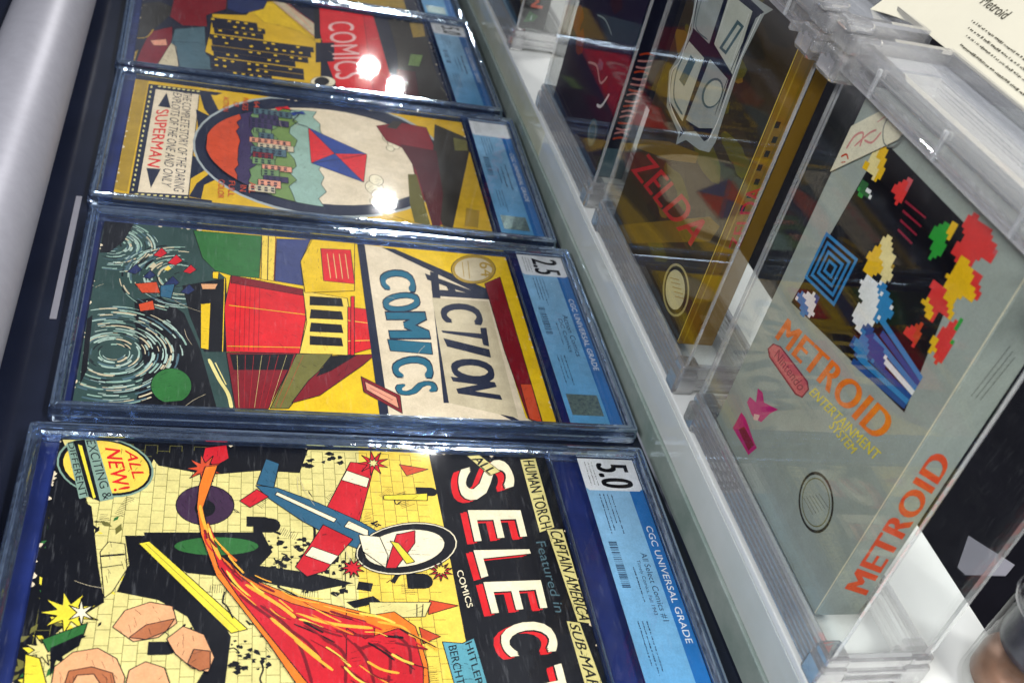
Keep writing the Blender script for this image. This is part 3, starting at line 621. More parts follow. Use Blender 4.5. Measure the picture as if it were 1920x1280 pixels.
 ('L','maroon',0.409428,[(119.8,128.1),(122.9,131.4),(124.9,136)]),
 ('L','flame',1.38196,[(136.3,137.3),(145.2,146),(153.4,154.8)]),
 ('L','flame',0.5321,[(107.8,131.6),(112.9,139.7),(115.3,150)]),
 ('L','ink',0.620748,[(144.9,185.3),(150.2,192.2),(153.3,200.3)]),
 ('L','flame',0.883181,[(74.6,98.2),(79.2,101.3),(84.8,105.8)]),
 ('L','maroon',0.923136,[(64.6,95),(70.6,96.9),(75.3,98.5)]),
 ('L','flame',1.28031,[(148.8,171.3),(153.5,178.1),(155.6,186.2)]),
 ('L','maroon',1.46429,[(151.1,158.7),(157.8,166.9),(165.9,173.3)]),
 ('L','maroon',1.36891,[(99.8,116.2),(104.6,122.1),(108.5,128.5)]),
 ('L','ink',0.901501,[(105.5,129.9),(108.3,134.9),(111.4,139.7)]),
 ('L','flame',0.607418,[(98.4,118.8),(100.7,122.7),(102.6,126.9)]),
 ('L','maroon',1.45855,[(119.9,154.9),(123.5,163.6),(126.6,172.6)]),
 ('L','crimson',0.768907,[(153.7,176.4),(156.8,182),(162.4,186.3)]),
 ('L','crimson',1.2791,[(121.5,137.9),(126.7,147.6),(131.8,157.4)]),
 ('L','yolk',0.411883,[(106.3,134.1),(111,142.1),(112.8,152.3)]),
 ('L','crimson',1.26876,[(68.5,95.9),(72,97),(75.4,98.1)]),
 ('L','ink',1.15923,[(138.3,172.4),(143,178.7),(148.5,184.6)]),
 ('L','ink',1.25485,[(96.9,111.5),(99.8,115.6),(103.4,120.8)]),
 ('L','ink',1.35231,[(86.3,104.2),(92.6,108.7),(97.9,113)]),
 ('L','maroon',0.92669,[(154.7,172.1),(158.2,176.8),(159.2,182.8)]),
 ('L','flame',0.999952,[(86.1,105.7),(91.9,109.4),(97.1,113.4)]),
 ('L','flame',0.898799,[(65.6,94.9),(71.6,96.5),(76.9,98.2)]),
 ('L','crimson',1.15436,[(124.7,165.9),(127.8,173.3),(131.2,180)]),
 ('L','maroon',0.809279,[(158.8,162.9),(165.3,170.2),(172.4,177)]),
 ('L','yolk',1.01158,[(151.6,160.2),(157.8,165.2),(161.7,170.6)]),
 ('L','crimson',0.916523,[(133.5,190),(137.7,195),(141.8,200.1)]),
 ('L','yolk',1.47241,[(121.4,169.4),(123.6,179.2),(127.4,187)]),
 ('L','crimson',0.772682,[(72.2,93.4),(78.3,94.8),(83.8,98.2)]),
 ('L','yolk',0.899434,[(102.7,116.6),(106.4,119.7),(109.2,123.2)]),
 ('L','yolk',1.10078,[(68.6,95.7),(72.1,96.5),(75.5,97.5)]),
 ('L','ink',0.567294,[(142.6,180.4),(147.9,187.5),(154,194)]),
 ('L','yolk',1.31966,[(145,183.4),(148.4,188.3),(150.9,193.7)]),
 ('L','maroon',1.07393,[(127.2,145.3),(131.9,152.4),(134.8,160.4)]),
 ('P','tan',[(159.7,32.6),(148.3,32.8),(140.9,39.5),(138.9,49.8),(144.5,58.3),(154.2,62.7),(160.5,62.4)]),
 ('P','brown',[(159.8,37.7),(150.5,39),(148.6,48.2),(152,57.3),(160.4,59.8)]),
 ('P','tan',[(159.9,40.2),(152.7,42.7),(152.3,49.5),(160.3,54.6)]),
 ('P','tan',[(127.8,54.9),(118.6,59.5),(113.9,70.3),(116.3,80.8),(125.8,83.2),(133.7,75.4),(135.8,64.6)]),
 ('P','brown',[(133.6,62.6),(126.8,69.4),(123.4,82.1),(130.3,78.8),(134.8,70)]),
 ('P','tan',[(134.9,79.1),(128.1,86.1),(132.8,95.7),(145.3,100.8),(152.9,98.3),(150.6,90.9),(142.8,83.2)]),
 ('P','brown',[(148.4,89),(140.7,91.4),(141.9,98.8),(150.8,99.1),(152.3,94.6)]),
 ('P','tan',[(159.5,63.2),(151.1,64.2),(146.9,70.9),(150.3,79.2),(160,82.5)]),
 ('P','lemon',[(119.7,40.5),(123.9,48.3),(122.8,39.6),(130.1,43.1),(124.4,36.7),(131.4,34.3),(123.8,33),(127.3,26),(121.3,30.3),(119.6,21.9),(118,29.9),(111.8,23.9),(115.4,31.9),(107.5,31.3),(114.9,35.5),(109,40.6),(116.5,38.9),(115.5,47.4)]),
 ('P','straw',[(139.7,29.5),(143.1,34.1),(142.1,28.9),(147.7,30.5),(143,26.9),(147.6,24.7),(142,24.7),(142.8,19.9),(139.6,23.5),(136.2,18.9),(137.2,24),(131.4,22.3),(136.2,26),(131.5,28.3),(137.3,28.3),(136.4,33.2)]),
 ('P','cream',[(119.7,42.3),(123.8,46.4),(121.7,41.7),(127.7,41.5),(121.7,39.9),(123.7,35.6),(119.7,38.7),(115.6,34.6),(117.7,39.4),(111.5,39.6),(117.7,41.2),(115.6,45.5)]),
 ('P','forest',[(134.2,25.7),(125.4,43.9),(132.2,42.9),(140.8,29.2)]),
 ('P','ink',[(138.6,29.8),(131.1,42.7),(137.7,41.8),(145.1,33.2),(153.5,31.8)]),
 ('P','lemon',[(141.7,20),(143.9,26.2),(159.6,31.8),(159.4,21.8)]),
 ('P','sage',[(32.6,66.1),(37.1,65.2),(41.1,63.2),(44.4,60.1),(46.8,56.2),(48.2,51.5),(48.7,46.4),(48.1,41.1),(46.5,35.8),(43.9,30.8),(40.6,26.3),(36.6,22.5),(32.2,19.7),(27.4,17.8),(22.6,17.2),(18,17.7),(13.9,19.4),(10.3,22.3),(7.7,26.2),(6,31),(5.4,36.3),(5.9,41.9),(7.6,47.5),(10.3,52.7),(13.9,57.4),(18.1,61.3),(22.8,64.1),(27.8,65.7)]),
 ('P','ink',[(32.4,65),(36.6,64.2),(40.4,62.3),(43.5,59.3),(45.8,55.6),(47.1,51.1),(47.5,46.2),(46.9,41.1),(45.4,36.1),(43,31.3),(39.9,26.9),(36.1,23.3),(31.8,20.6),(27.4,18.8),(22.8,18.2),(18.5,18.7),(14.6,20.4),(11.3,23.2),(8.8,26.9),(7.2,31.4),(6.6,36.5),(7.2,41.8),(8.8,47.2),(11.3,52.2),(14.7,56.7),(18.7,60.4),(23.2,63.1),(27.8,64.7)]),
 ('P','yolk',[(32.1,64.1),(36,63.3),(39.5,61.5),(42.4,58.8),(44.5,55.2),(45.7,51),(46.1,46.4),(45.5,41.6),(44.1,36.9),(41.8,32.4),(38.9,28.3),(35.4,24.9),(31.5,22.3),(27.3,20.7),(23.1,20.1),(19.1,20.6),(15.5,22.2),(12.4,24.8),(10.1,28.3),(8.7,32.6),(8.2,37.3),(8.7,42.3),(10.2,47.4),(12.6,52.1),(15.7,56.3),(19.4,59.7),(23.5,62.3),(27.8,63.7)]),
 ('P','sage',[(11.6,20.4),(9.5,23.6),(48.7,35.7),(50.3,31.4)]),
 ('P','sage',[(7.9,29),(7.3,34.9),(49.7,47.8),(51.8,41.5)]),
 ('P','ink',[(9.5,23.6),(7.9,29),(51.8,41.5),(48.7,35.7)]),
 ('P','lemon',[(11.3,25.7),(12.7,28.5),(49.3,39.4),(50.1,37.8)]),
 ('T','red','NEW!',[(13.6,39.8),(44.7,47.6),(42.2,55.2),(14.7,47.8)],0.05,0),
 ('T','red','ALL',[(14.6,50.1),(35.6,56.2),(34.6,62.3),(16.6,56.1)],0.05,0),
 ('T','ink','EXCITING &',[(8.7,29.8),(50.9,43.1),(49,47.2),(8.1,34.2)],0.02,0),
 ('T','ink','DIFFERENT',[(10.8,21),(49.6,31.8),(48.3,35.1),(10.1,23.7)],0.02,0),
 ('T','ink','S',[(23.8,228.9),(49.3,228.4),(35.4,264.1),(11.3,261.4)],0.11,0),
 ('T','ink','E',[(53.8,231.4),(76.1,232),(72.3,262.7),(52.9,262.5)],0.11,0),
 ('T','ink','L',[(82.2,230.4),(100.6,231.9),(90,263.5),(81,262.3)],0.11,0),
 ('T','ink','E',[(103.3,232.6),(123,234),(119.9,264.8),(101.8,264.6)],0.11,0),
 ('T','ink','C',[(131.2,234.8),(149,237.2),(145.9,266.2),(125.8,264.9)],0.11,0),
 ('T','ink','T',[(160.6,234.1),(180.2,236.8),(176.8,265.9),(153.1,265.2)],0.11,0),
 ('T','red','S',[(23.8,228.7),(49.3,228.2),(35.4,263.8),(11.3,261.1)],0.085,0),
 ('T','red','E',[(53.8,231.1),(76.1,231.8),(72.3,262.5),(52.9,262.2)],0.085,0),
 ('T','red','L',[(82.2,230.1),(100.6,231.7),(90,263.2),(81,262)],0.085,0),
 ('T','red','E',[(103.3,232.4),(123,233.7),(119.9,264.5),(101.8,264.4)],0.085,0),
 ('T','red','C',[(131.2,234.6),(148.9,237),(145.9,266),(125.8,264.7)],0.085,0),
 ('T','red','T',[(160.6,233.9),(180.2,236.6),(176.8,265.6),(153.1,265)],0.085,0),
 ('T','red','S',[(22.9,230.5),(48.5,230),(34.5,265.8),(10.3,263.1)],0.085,0),
 ('T','red','E',[(53,232.9),(75.4,233.5),(71.5,264.3),(52.1,264.1)],0.085,0),
 ('T','red','L',[(81.4,231.9),(99.9,233.4),(89.2,265.1),(80.2,263.8)],0.085,0),
 ('T','red','E',[(102.7,234.1),(122.4,235.4),(119.3,266.3),(101.1,266.2)],0.085,0),
 ('T','red','C',[(130.6,236.2),(148.4,238.6),(145.3,267.7),(125.1,266.4)],0.085,0),
 ('T','red','T',[(160,235.4),(179.7,238.2),(176.3,267.3),(152.5,266.7)],0.085,0),
 ('T','ink','S',[(21.8,232.7),(47.5,232.1),(33.4,268),(9.2,265.4)],0.1,0),
 ('T','ink','E',[(52,235),(74.5,235.5),(70.6,266.5),(51.1,266.3)],0.1,0),
 ('T','ink','L',[(80.6,233.9),(99.1,235.4),(88.4,267.1),(79.3,266)],0.1,0),
 ('T','ink','E',[(101.8,236.1),(121.6,237.3),(118.5,268.3),(100.3,268.3)],0.1,0),
 ('T','ink','C',[(129.9,238.1),(147.7,240.4),(144.6,269.6),(124.4,268.4)],0.1,0),
 ('T','ink','T',[(159.4,237.3),(179.1,239.9),(175.7,269.1),(151.8,268.6)],0.1,0),
 ('T','cream','S',[(21.2,233.5),(47,232.9),(32.9,268.9),(8.6,266.3)],0.075,0),
 ('T','cream','E',[(51.5,235.8),(74,236.3),(70.1,267.3),(50.6,267.1)],0.075,0),
 ('T','cream','L',[(80.1,234.7),(98.7,236.1),(87.9,267.9),(78.9,266.8)],0.075,0),
 ('T','cream','E',[(101.4,236.8),(121.2,238),(118.1,269.1),(99.9,269.1)],0.075,0),
 ('T','cream','C',[(129.5,238.8),(147.4,241.1),(144.2,270.4),(124,269.2)],0.075,0),
 ('T','cream','T',[(159.1,237.9),(178.8,240.6),(175.4,269.8),(151.5,269.3)],0.075,0),
 ('T','cream','COMICS',[(94.7,223),(118.2,225.4),(117.1,228.7),(93.3,226.4)],0.03,0),
 ('P','straw',[(9,241.4),(7.2,249.6),(20.8,260.5),(24.5,253.2)]),
 ('T','ink','ALL',[(11.5,243.8),(23.7,253.3),(20.1,258.8),(8.6,249.4)],0.06,0),
 ('P','straw',[(10.2,274.5),(8.5,284.8),(62.8,285.3),(67,275.3)]),
 ('T','ink','HUMAN TORCH',[(11.2,276.1),(65.3,276.8),(62.4,283.8),(9.9,283.2)],0.045,0.15),
 ('P','straw',[(64.4,279.8),(63.9,289.9),(128.1,292.8),(126.7,283.8)]),
 ('T','ink','CAPTAIN AMERICA',[(65.7,281.4),(125.7,285.1),(126.7,291.4),(65.3,288.5)],0.045,0.15),
 ('P','straw',[(126,277.7),(127.1,285.2),(165.6,288.7),(165.3,278.8)]),
 ('P','straw',[(165.3,278.8),(165.6,288.7),(187.2,289.7),(186.8,280.1)]),
 ('T','ink','SUB-MARINER',[(127.5,278.9),(185.8,281.5),(186,288.2),(128.2,284.2)],0.045,0.15),
 ('T','slate','Featured in',[(73.6,271.7),(121.4,273),(120.1,278.1),(71,277.2)],0.01,0.25),
 ('P','teal',[(137.8,209.7),(138.9,219.9),(135.8,226.3),(169.6,229.8),(172.6,218),(169.1,213.4)]),
 ('T','ink',"HITLER'S",[(139.2,221.2),(168.3,223.8),(167.3,227.6),(137.4,225)],0.03,0),
 ('T','ink','BERCHTESGADEN',[(140.5,212.3),(188.6,215.6),(187.7,219.2),(139.7,216.6)],0.03,0),
],
'ACTION': [
 ('R','gold',(12, 12, 197.5, 302)),
 ('R','rock',(12, 12, 197.5, 62)),
 ('P','rock',[(5.9,10.7),(8.9,73.2),(57.5,86.8),(66.9,94.2),(139.5,95.2),(197,101.2),(198.2,13.5),(97.3,12.8)]),
 ('P','ink',[(98,38),(92.3,53.3),(107.6,68.7),(142.7,79.9),(194.6,90.8),(194.5,45.2),(164.1,49.2),(120.1,39.7)]),
 ('P','ink',[(78.8,66.3),(66.9,94.2),(142.9,96.4),(144.3,82.1),(109.1,72.1)]),
 ('P','ink',[(8.1,10.9),(6.9,31.2),(34.5,26.3),(48.6,18.2),(49.5,12.6)]),
 ('P','ink',[(119.6,11.9),(115.7,14.7),(166.8,16.9),(179.8,14.3)]),
 ('P','forest',[(175.8,75.9),(179.2,75.8),(182.5,75),(185.4,73.8),(187.9,72.1),(189.9,70),(191.1,67.6),(191.6,65.1),(191.5,62.6),(190.5,60.1),(188.9,57.9),(186.7,56),(184,54.5),(180.9,53.4),(177.6,52.9),(174.2,53),(170.9,53.6),(167.9,54.8),(165.3,56.5),(163.2,58.6),(161.9,61),(161.2,63.6),(161.4,66.2),(162.4,68.7),(164.1,71),(166.4,73),(169.2,74.5),(172.4,75.5)]),
 ('P','ink',[(192.4,54.1),(187.7,77.2),(195.4,78.5),(197.3,49.4)]),
 ('P','forest',[(13.8,70.9),(12.9,118.3),(64,116),(63.3,97.8),(59.6,86.9),(46,78.1)]),
 ('P','navy',[(68.6,31.3),(58.9,36.1),(64.9,40.2),(70.3,36.4)]),
 ('P','navy',[(72.9,41.3),(64.5,45.5),(69.7,49.1),(74.4,45.8)]),
 ('P','navy',[(80,54.3),(69.2,59.9),(75.9,64.4),(81.9,60.1)]),
 ('P','navy',[(86,65.5),(76.6,70.6),(82.5,74.5),(87.8,70.6)]),
 ('P','crimson',[(47.6,46.2),(37.9,51),(43.8,55),(49.3,51.2)]),
 ('P','crimson',[(55,55.6),(44.4,61),(50.9,65.3),(56.9,61.1)]),
 ('P','crimson',[(63.4,66.1),(54.5,70.8),(60,74.5),(65,70.8)]),
 ('P','parch2',[(61.4,44.1),(55.5,47),(59.2,49.5),(62.5,47.2)]),
 ('P','yolk',[(62.8,53.9),(57.9,56.4),(60.9,58.5),(63.7,56.5)]),
 ('P','steel',[(80.6,52.6),(77.4,61.6),(93.4,60.1),(92.3,53.3)]),
 ('P','rust',[(101.5,40.5),(96.7,49.1),(105.9,50.8),(108.8,42.1)]),
 ('P','rust',[(80.7,36.8),(76.9,50.1),(88.4,53.1),(89.8,41.9)]),
 ('P','yolk',[(11.8,118.3),(11.8,128.1),(65.8,125.8),(64.8,117.2)]),
 ('L','ink',1.2,[(12.2,122.9),(65.3,121.5)]),
 ('L','maroon',1,[(11.3,128.1),(65.7,126)]),
 ('P','indigo',[(14.7,128.7),(12,153),(40.6,144.7),(68.4,145.5),(65.7,126.4)]),
 ('P','gold',[(96.9,78.5),(95.2,84.8),(142.3,84.8),(141,79.9)]),
 ('P','gold',[(60.9,85.1),(60.3,89.3),(68.7,88.9),(68.1,85.3)]),
 ('P','tan',[(75.3,77.8),(73.8,89),(80.1,87.3),(81.1,79.1)]),
 ('P','red',[(63.4,97.2),(72.6,145.4),(104.6,145.9),(140.6,140.4),(143,95.3),(99,93.5)]),
 ('P','maroon',[(63.3,97.8),(72.6,145.4),(79.8,145.1),(71.7,97.2)]),
 ('L','maroon',0.55,[(65,100.8),(141.7,100.2)]),
 ('L','maroon',0.55,[(64.6,103.9),(141.4,103.1)]),
 ('L','maroon',0.55,[(64.1,107.1),(141.1,106)]),
 ('L','maroon',0.55,[(63.7,110.2),(140.9,108.9)]),
 ('L','maroon',0.55,[(63.3,113.4),(140.6,111.9)]),
 ('L','maroon',0.55,[(62.8,116.6),(140.3,114.8)]),
 ('L','gold',1.1,[(96.3,96.4),(100.6,146.7)]),
 ('L','gold',1,[(137.7,95.8),(134.7,141.8)]),
 ('L','gold',1,[(67.1,93.2),(143.2,93.1)]),
 ('P','yolk',[(74.7,145.3),(79.2,175.1),(105.1,176.3),(139.5,172),(140.6,140.4),(108.4,146.4)]),
 ('P','ink',[(79.9,149.5),(79.6,171.2),(88.9,171.9),(90.1,149)]),
 ('P','ink',[(94.4,149.6),(94.3,170.3),(103.4,170.9),(104.3,148.3)]),
 ('P','ink',[(108.5,149),(108.6,169.3),(117.4,170),(118.2,147.7)]),
 ('P','ink',[(122.3,147.7),(122.4,168.4),(131,169),(131.6,147.2)]),
 ('P','red',[(88.8,174.8),(89.8,187.6),(101,196.9),(117,197.3),(129.1,191.8),(139.5,171.3)]),
 ('L','yolk',1.2,[(103.6,173.8),(106.1,196.4)]),
 ('L','yolk',1.2,[(125.3,172.3),(122.1,194.3)]),
 ('P','red',[(76.8,177.8),(76.4,180.3),(139.1,175.6),(139.4,173.2)]),
 ('P','maroon',[(143.9,95.3),(140.7,138.7),(193,120.2),(193.9,101.2)]),
 ('P','ink',[(145.4,97.5),(141.8,136.9),(157.1,133),(159.8,99.9)]),
 ('P','olive',[(141.1,138.7),(139.5,161.4),(191.9,132.1),(192.6,121.3)]),
 ('P','maroon',[(140.8,163.9),(136.9,189.8),(148.8,180.2),(179.2,151.2),(187.1,134),(166,145)]),
 ('P','ink',[(141.1,160.3),(138.8,177.4),(156,159.4),(162.1,149.8)]),
 ('L','straw',0.3,[(145.9,101.9),(193,103.3)]),
 ('L','crimson',0.3,[(145.4,106.9),(192.8,106.2)]),
 ('L','crimson',0.3,[(145,112),(192.6,109.2)]),
 ('L','straw',0.3,[(144.5,117),(192.4,112.2)]),
 ('L','crimson',0.3,[(144.1,122.1),(192.2,115.1)]),
 ('L','crimson',0.3,[(143.6,127.2),(192,118.1)]),
 ('L','straw',0.3,[(143.1,132.3),(191.8,121.1)]),
 ('L','crimson',0.3,[(142.6,137.5),(191.6,124.1)]),
 ('L','crimson',0.3,[(142.2,142.7),(191.4,127.1)]),
 ('L','straw',2.2,[(150.9,85),(168.9,91.4),(181.5,96.9),(194,99.1)]),
 ('L','straw',1.3,[(154,88.9),(173.5,95.7)]),
 ('P','gold',[(11.7,154.3),(10.3,185.3),(70.1,180.8),(76.6,146.4),(40.6,144.7)]),
 ('P','red',[(22.5,159.8),(20.8,181.7),(62.2,181.6),(61.4,159.8)]),
 ('L','straw',0.8,[(28.2,164.2),(57.5,165)]),
 ('L','straw',0.8,[(27.7,168.6),(57.1,169.2)]),
 ('L','straw',0.8,[(27.3,172.9),(56.8,173.4)]),
 ('L','straw',0.8,[(26.9,177.3),(56.4,177.7)]),
 ('P','navyink',[(12.1,187.2),(12.6,192.7),(196.8,192.7),(196.5,186.9)]),
 ('P','parchment',[(12.6,192.7),(13.7,207.4),(60.2,279.7),(120.6,280.5),(191,281.7),(199.8,291.8),(196.8,192.7)]),
 ('P','navyink',[(14.1,205.2),(14.5,215.1),(56.6,281.8),(67.7,282.7),(64.2,274.8)]),
 ('P','navyink',[(39.4,238.7),(41.4,244.6),(180.3,233.8),(180.6,229.1)]),
 ('P','navyink',[(188.6,264.6),(188.2,270.9),(197.9,281.5),(196.5,275.5)]),
 ('P','parch2',[(71.2,236.1),(70.5,277.9),(191.3,276.6),(188.6,264.6),(180.3,232.6)]),
 ('T','navyink','C',[(43.6,199.2),(66.4,200.4),(67.5,226.4),(37.3,225.7)],0.14,0),
 ('T','ocean','C',[(44.8,199.8),(65.2,201),(65.9,225.9),(39,225)],0.09,0),
 ('T','navyink','O',[(72.8,198.9),(95.1,199.5),(86,227.5),(63.1,226.8)],0.14,0),
 ('T','ocean','O',[(73.6,199.5),(93.5,200.2),(85.2,226.9),(64.8,226)],0.09,0),
 ('T','navyink','M',[(90.8,200),(121.2,200.5),(118.3,229.4),(87.4,229.2)],0.14,0),
 ('T','ocean','M',[(92.4,200.6),(119.5,201.2),(116.7,228.8),(89.2,228.4)],0.09,0),
 ('T','navyink','I',[(120.6,198.7),(133,199.5),(134.2,228.5),(121.5,229.1)],0.14,0),
 ('T','ocean','I',[(121.4,199.4),(132.5,200.2),(133.4,227.9),(122.1,228.3)],0.09,0),
 ('T','navyink','C',[(140.8,198.4),(159.2,199.3),(158.6,226.7),(132.3,226.7)],0.14,0),
 ('T','ocean','C',[(141.7,199),(158.1,200),(157.4,226.2),(133.9,225.9)],0.09,0),
 ('T','navyink','S',[(165.9,198.2),(176.8,200.5),(170.6,228),(158.7,226.3)],0.14,0),
 ('T','ocean','S',[(166.2,198.9),(176,201.1),(170.2,227.3),(159.6,225.6)],0.09,0),
 ('T','navyink','A',[(42.3,234.4),(68.8,237.8),(72.2,281.9),(61.4,279.5)],0.11,0),
 ('T','navyink','C',[(77.2,240.1),(98.3,239.9),(99.2,270.1),(73.6,270.4)],0.11,0),
 ('T','navyink','T',[(104.8,237),(112.7,239.2),(121.6,269.6),(101.2,271.2)],0.11,0),
 ('T','navyink','I',[(115.8,238.1),(124.5,239.4),(133.5,268.8),(124.7,269.1)],0.11,0),
 ('T','navyink','O',[(136.2,239),(158.6,238.9),(160.9,267.8),(135.4,269.1)],0.11,0),
 ('T','navyink','N',[(155,237.5),(171.1,240.1),(175.2,269),(158.2,267)],0.11,0),
 ('P','maroon',[(48.9,278.8),(39,292.6),(197.2,292.4),(191.8,283.4),(124.6,279.8)]),
 ('P','rust',[(158.7,284.4),(158.1,292.4),(195.5,292.1),(191.7,284.1)]),
 ('P','oldgold',[(29.7,290.7),(33.9,289.5),(38,287.5),(41.8,284.8),(45,281.5),(47.6,277.8),(49.4,273.9),(50.3,270),(50.4,266.2),(49.6,262.8),(47.9,259.9),(45.4,257.6),(42.3,256.1),(38.7,255.4),(34.7,255.5),(30.6,256.6),(26.5,258.4),(22.6,261.1),(19.3,264.3),(16.5,268),(14.5,272),(13.5,276.1),(13.3,280),(14.2,283.6),(16,286.6),(18.6,288.9),(21.8,290.4),(25.6,291)]),
 ('P','parch2',[(30.1,288),(33.5,287),(36.9,285.3),(39.9,283),(42.6,280.3),(44.8,277.2),(46.3,273.9),(47.1,270.5),(47.1,267.3),(46.5,264.4),(45.1,261.9),(43.1,260),(40.6,258.7),(37.6,258.1),(34.3,258.2),(30.9,259.1),(27.6,260.6),(24.5,262.8),(21.7,265.6),(19.5,268.7),(17.9,272.1),(17,275.5),(16.9,278.8),(17.5,281.8),(19,284.4),(21.1,286.4),(23.7,287.7),(26.8,288.2)]),
 ('T','oldgold','64',[(21.8,279.1),(41,277.3),(39.6,287.7),(21.5,289.5)],0.05,0),
 ('L','oldgold',1,[(23.8,265.6),(42.9,264)]),
 ('L','oldgold',1,[(21.9,270.3),(44.6,268.1)]),
 ('P','maroon',[(159.5,178.2),(175.6,201.7),(192.1,201.3),(174.1,178.8)]),
 ('P','salmon',[(164.1,180.2),(177.5,199.1),(187.7,199.8),(171.9,180.7)]),
 ('L','maroon',0.7,[(170,183.2),(180.2,196.5)]),
],
'OVAL': [
 ('R','mustard',(11, 17, 198, 304)),
 ('P','oldgold',[(11.2,17.6),(10.2,27.3),(188.5,26),(186.4,15.7)]),
 ('P','navyink',[(16.6,28),(15.5,89),(21.3,84),(22.6,70),(187,69.4),(187.9,86),(192.1,86.1),(190.3,27.4)]),
 ('P','parchment',[(24.6,34.2),(24.1,69.4),(184,68.6),(187,33.3)]),
 ('P','straw',[(21.3,31.4),(23.5,31.1),(23.8,30.2),(21.8,29.7),(19.5,29.9),(19.2,30.8)]),
 ('P','straw',[(30.2,31.3),(32.4,31),(32.7,30.2),(30.7,29.6),(28.4,29.9),(28.2,30.7)]),
 ('P','straw',[(39,31.2),(41.2,31),(41.4,30.1),(39.5,29.6),(37.2,29.8),(37,30.7)]),
 ('P','straw',[(47.6,31.2),(49.8,30.9),(50.1,30.1),(48.1,29.5),(45.9,29.8),(45.7,30.6)]),
 ('P','straw',[(56.2,31.1),(58.3,30.9),(58.5,30),(56.6,29.5),(54.5,29.7),(54.2,30.6)]),
 ('P','straw',[(64.6,31.1),(66.7,30.8),(66.9,30),(65,29.4),(62.9,29.7),(62.7,30.5)]),
 ('P','straw',[(72.9,31),(75,30.8),(75.2,30),(73.3,29.4),(71.2,29.6),(71,30.5)]),
 ('P','straw',[(81,31),(83.1,30.7),(83.3,29.9),(81.5,29.4),(79.4,29.6),(79.2,30.4)]),
 ('P','straw',[(89.1,30.9),(91.1,30.7),(91.3,29.9),(89.5,29.3),(87.5,29.6),(87.3,30.4)]),
 ('P','straw',[(97.1,30.9),(99.1,30.6),(99.3,29.8),(97.5,29.3),(95.5,29.5),(95.3,30.3)]),
 ('P','straw',[(104.9,30.8),(106.9,30.6),(107.1,29.8),(105.3,29.2),(103.3,29.5),(103.1,30.3)]),
 ('P','straw',[(112.6,30.8),(114.6,30.5),(114.8,29.7),(113,29.2),(111.1,29.4),(110.9,30.2)]),
 ('P','straw',[(120.2,30.7),(122.2,30.5),(122.4,29.7),(120.6,29.2),(118.7,29.4),(118.5,30.2)]),
 ('P','straw',[(127.8,30.7),(129.7,30.4),(129.8,29.7),(128.1,29.1),(126.2,29.4),(126.1,30.1)]),
 ('P','straw',[(135.2,30.6),(137.1,30.4),(137.2,29.6),(135.6,29.1),(133.7,29.3),(133.5,30.1)]),
 ('P','straw',[(142.5,30.6),(144.3,30.3),(144.5,29.6),(142.9,29),(141,29.3),(140.8,30)]),
 ('P','straw',[(149.7,30.5),(151.5,30.3),(151.7,29.5),(150.1,29),(148.3,29.2),(148.1,30)]),
 ('P','straw',[(156.9,30.5),(158.6,30.2),(158.8,29.5),(157.2,29),(155.4,29.2),(155.2,30)]),
 ('P','straw',[(163.9,30.4),(165.7,30.2),(165.8,29.5),(164.2,28.9),(162.4,29.2),(162.3,29.9)]),
 ('P','straw',[(170.8,30.4),(172.6,30.2),(172.7,29.4),(171.1,28.9),(169.4,29.1),(169.2,29.9)]),
 ('P','straw',[(177.7,30.3),(179.4,30.1),(179.6,29.4),(178,28.9),(176.3,29.1),(176.1,29.8)]),
 ('P','straw',[(184.4,30.3),(186.1,30.1),(186.3,29.3),(184.7,28.8),(183,29.1),(182.9,29.8)]),
 ('P','straw',[(18.3,38.4),(19.7,37.7),(20.2,36.3),(19.2,35.5),(17.8,36.1),(17.3,37.6)]),
 ('P','straw',[(189.5,34.2),(190.6,33.5),(190.9,32),(190.2,31.2),(189.1,31.9),(188.8,33.4)]),
 ('P','straw',[(18.3,42.3),(19.7,41.7),(20.1,40.2),(19.1,39.4),(17.7,40),(17.3,41.5)]),
 ('P','straw',[(189.3,38.4),(190.3,37.8),(190.6,36.3),(189.9,35.5),(188.8,36.1),(188.5,37.6)]),
 ('P','straw',[(18.2,46.2),(19.6,45.6),(20.1,44.1),(19.1,43.3),(17.7,43.9),(17.2,45.4)]),
 ('P','straw',[(189,42.7),(190,42),(190.3,40.5),(189.6,39.7),(188.5,40.4),(188.2,41.9)]),
 ('P','straw',[(18.2,50.2),(19.6,49.5),(20.1,48),(19.1,47.2),(17.6,47.9),(17.2,49.4)]),
 ('P','straw',[(188.7,47),(189.7,46.3),(190,44.8),(189.3,44),(188.2,44.7),(187.9,46.2)]),
 ('P','straw',[(18.1,54.1),(19.6,53.5),(20,52),(19,51.2),(17.6,51.8),(17.1,53.3)]),
 ('P','straw',[(188.4,51.3),(189.4,50.6),(189.7,49.1),(189,48.3),(187.9,49),(187.6,50.5)]),
 ('P','straw',[(18.1,58.1),(19.5,57.4),(20,55.9),(19,55.1),(17.6,55.8),(17.1,57.3)]),
 ('P','straw',[(188.1,55.6),(189.1,54.9),(189.4,53.4),(188.7,52.6),(187.6,53.3),(187.3,54.8)]),
 ('P','straw',[(18.1,62.1),(19.5,61.4),(19.9,59.9),(19,59.1),(17.5,59.8),(17.1,61.3)]),
 ('P','straw',[(187.8,60),(188.8,59.3),(189.1,57.8),(188.4,57),(187.3,57.7),(187,59.2)]),
 ('P','straw',[(18,66.1),(19.5,65.4),(19.9,63.9),(18.9,63),(17.5,63.7),(17,65.2)]),
 ('P','straw',[(187.5,64.3),(188.5,63.6),(188.8,62.1),(188.1,61.3),(187,62),(186.7,63.5)]),
 ('P','straw',[(18,70.1),(19.4,69.3),(19.9,67.8),(18.9,67),(17.4,67.7),(17,69.2)]),
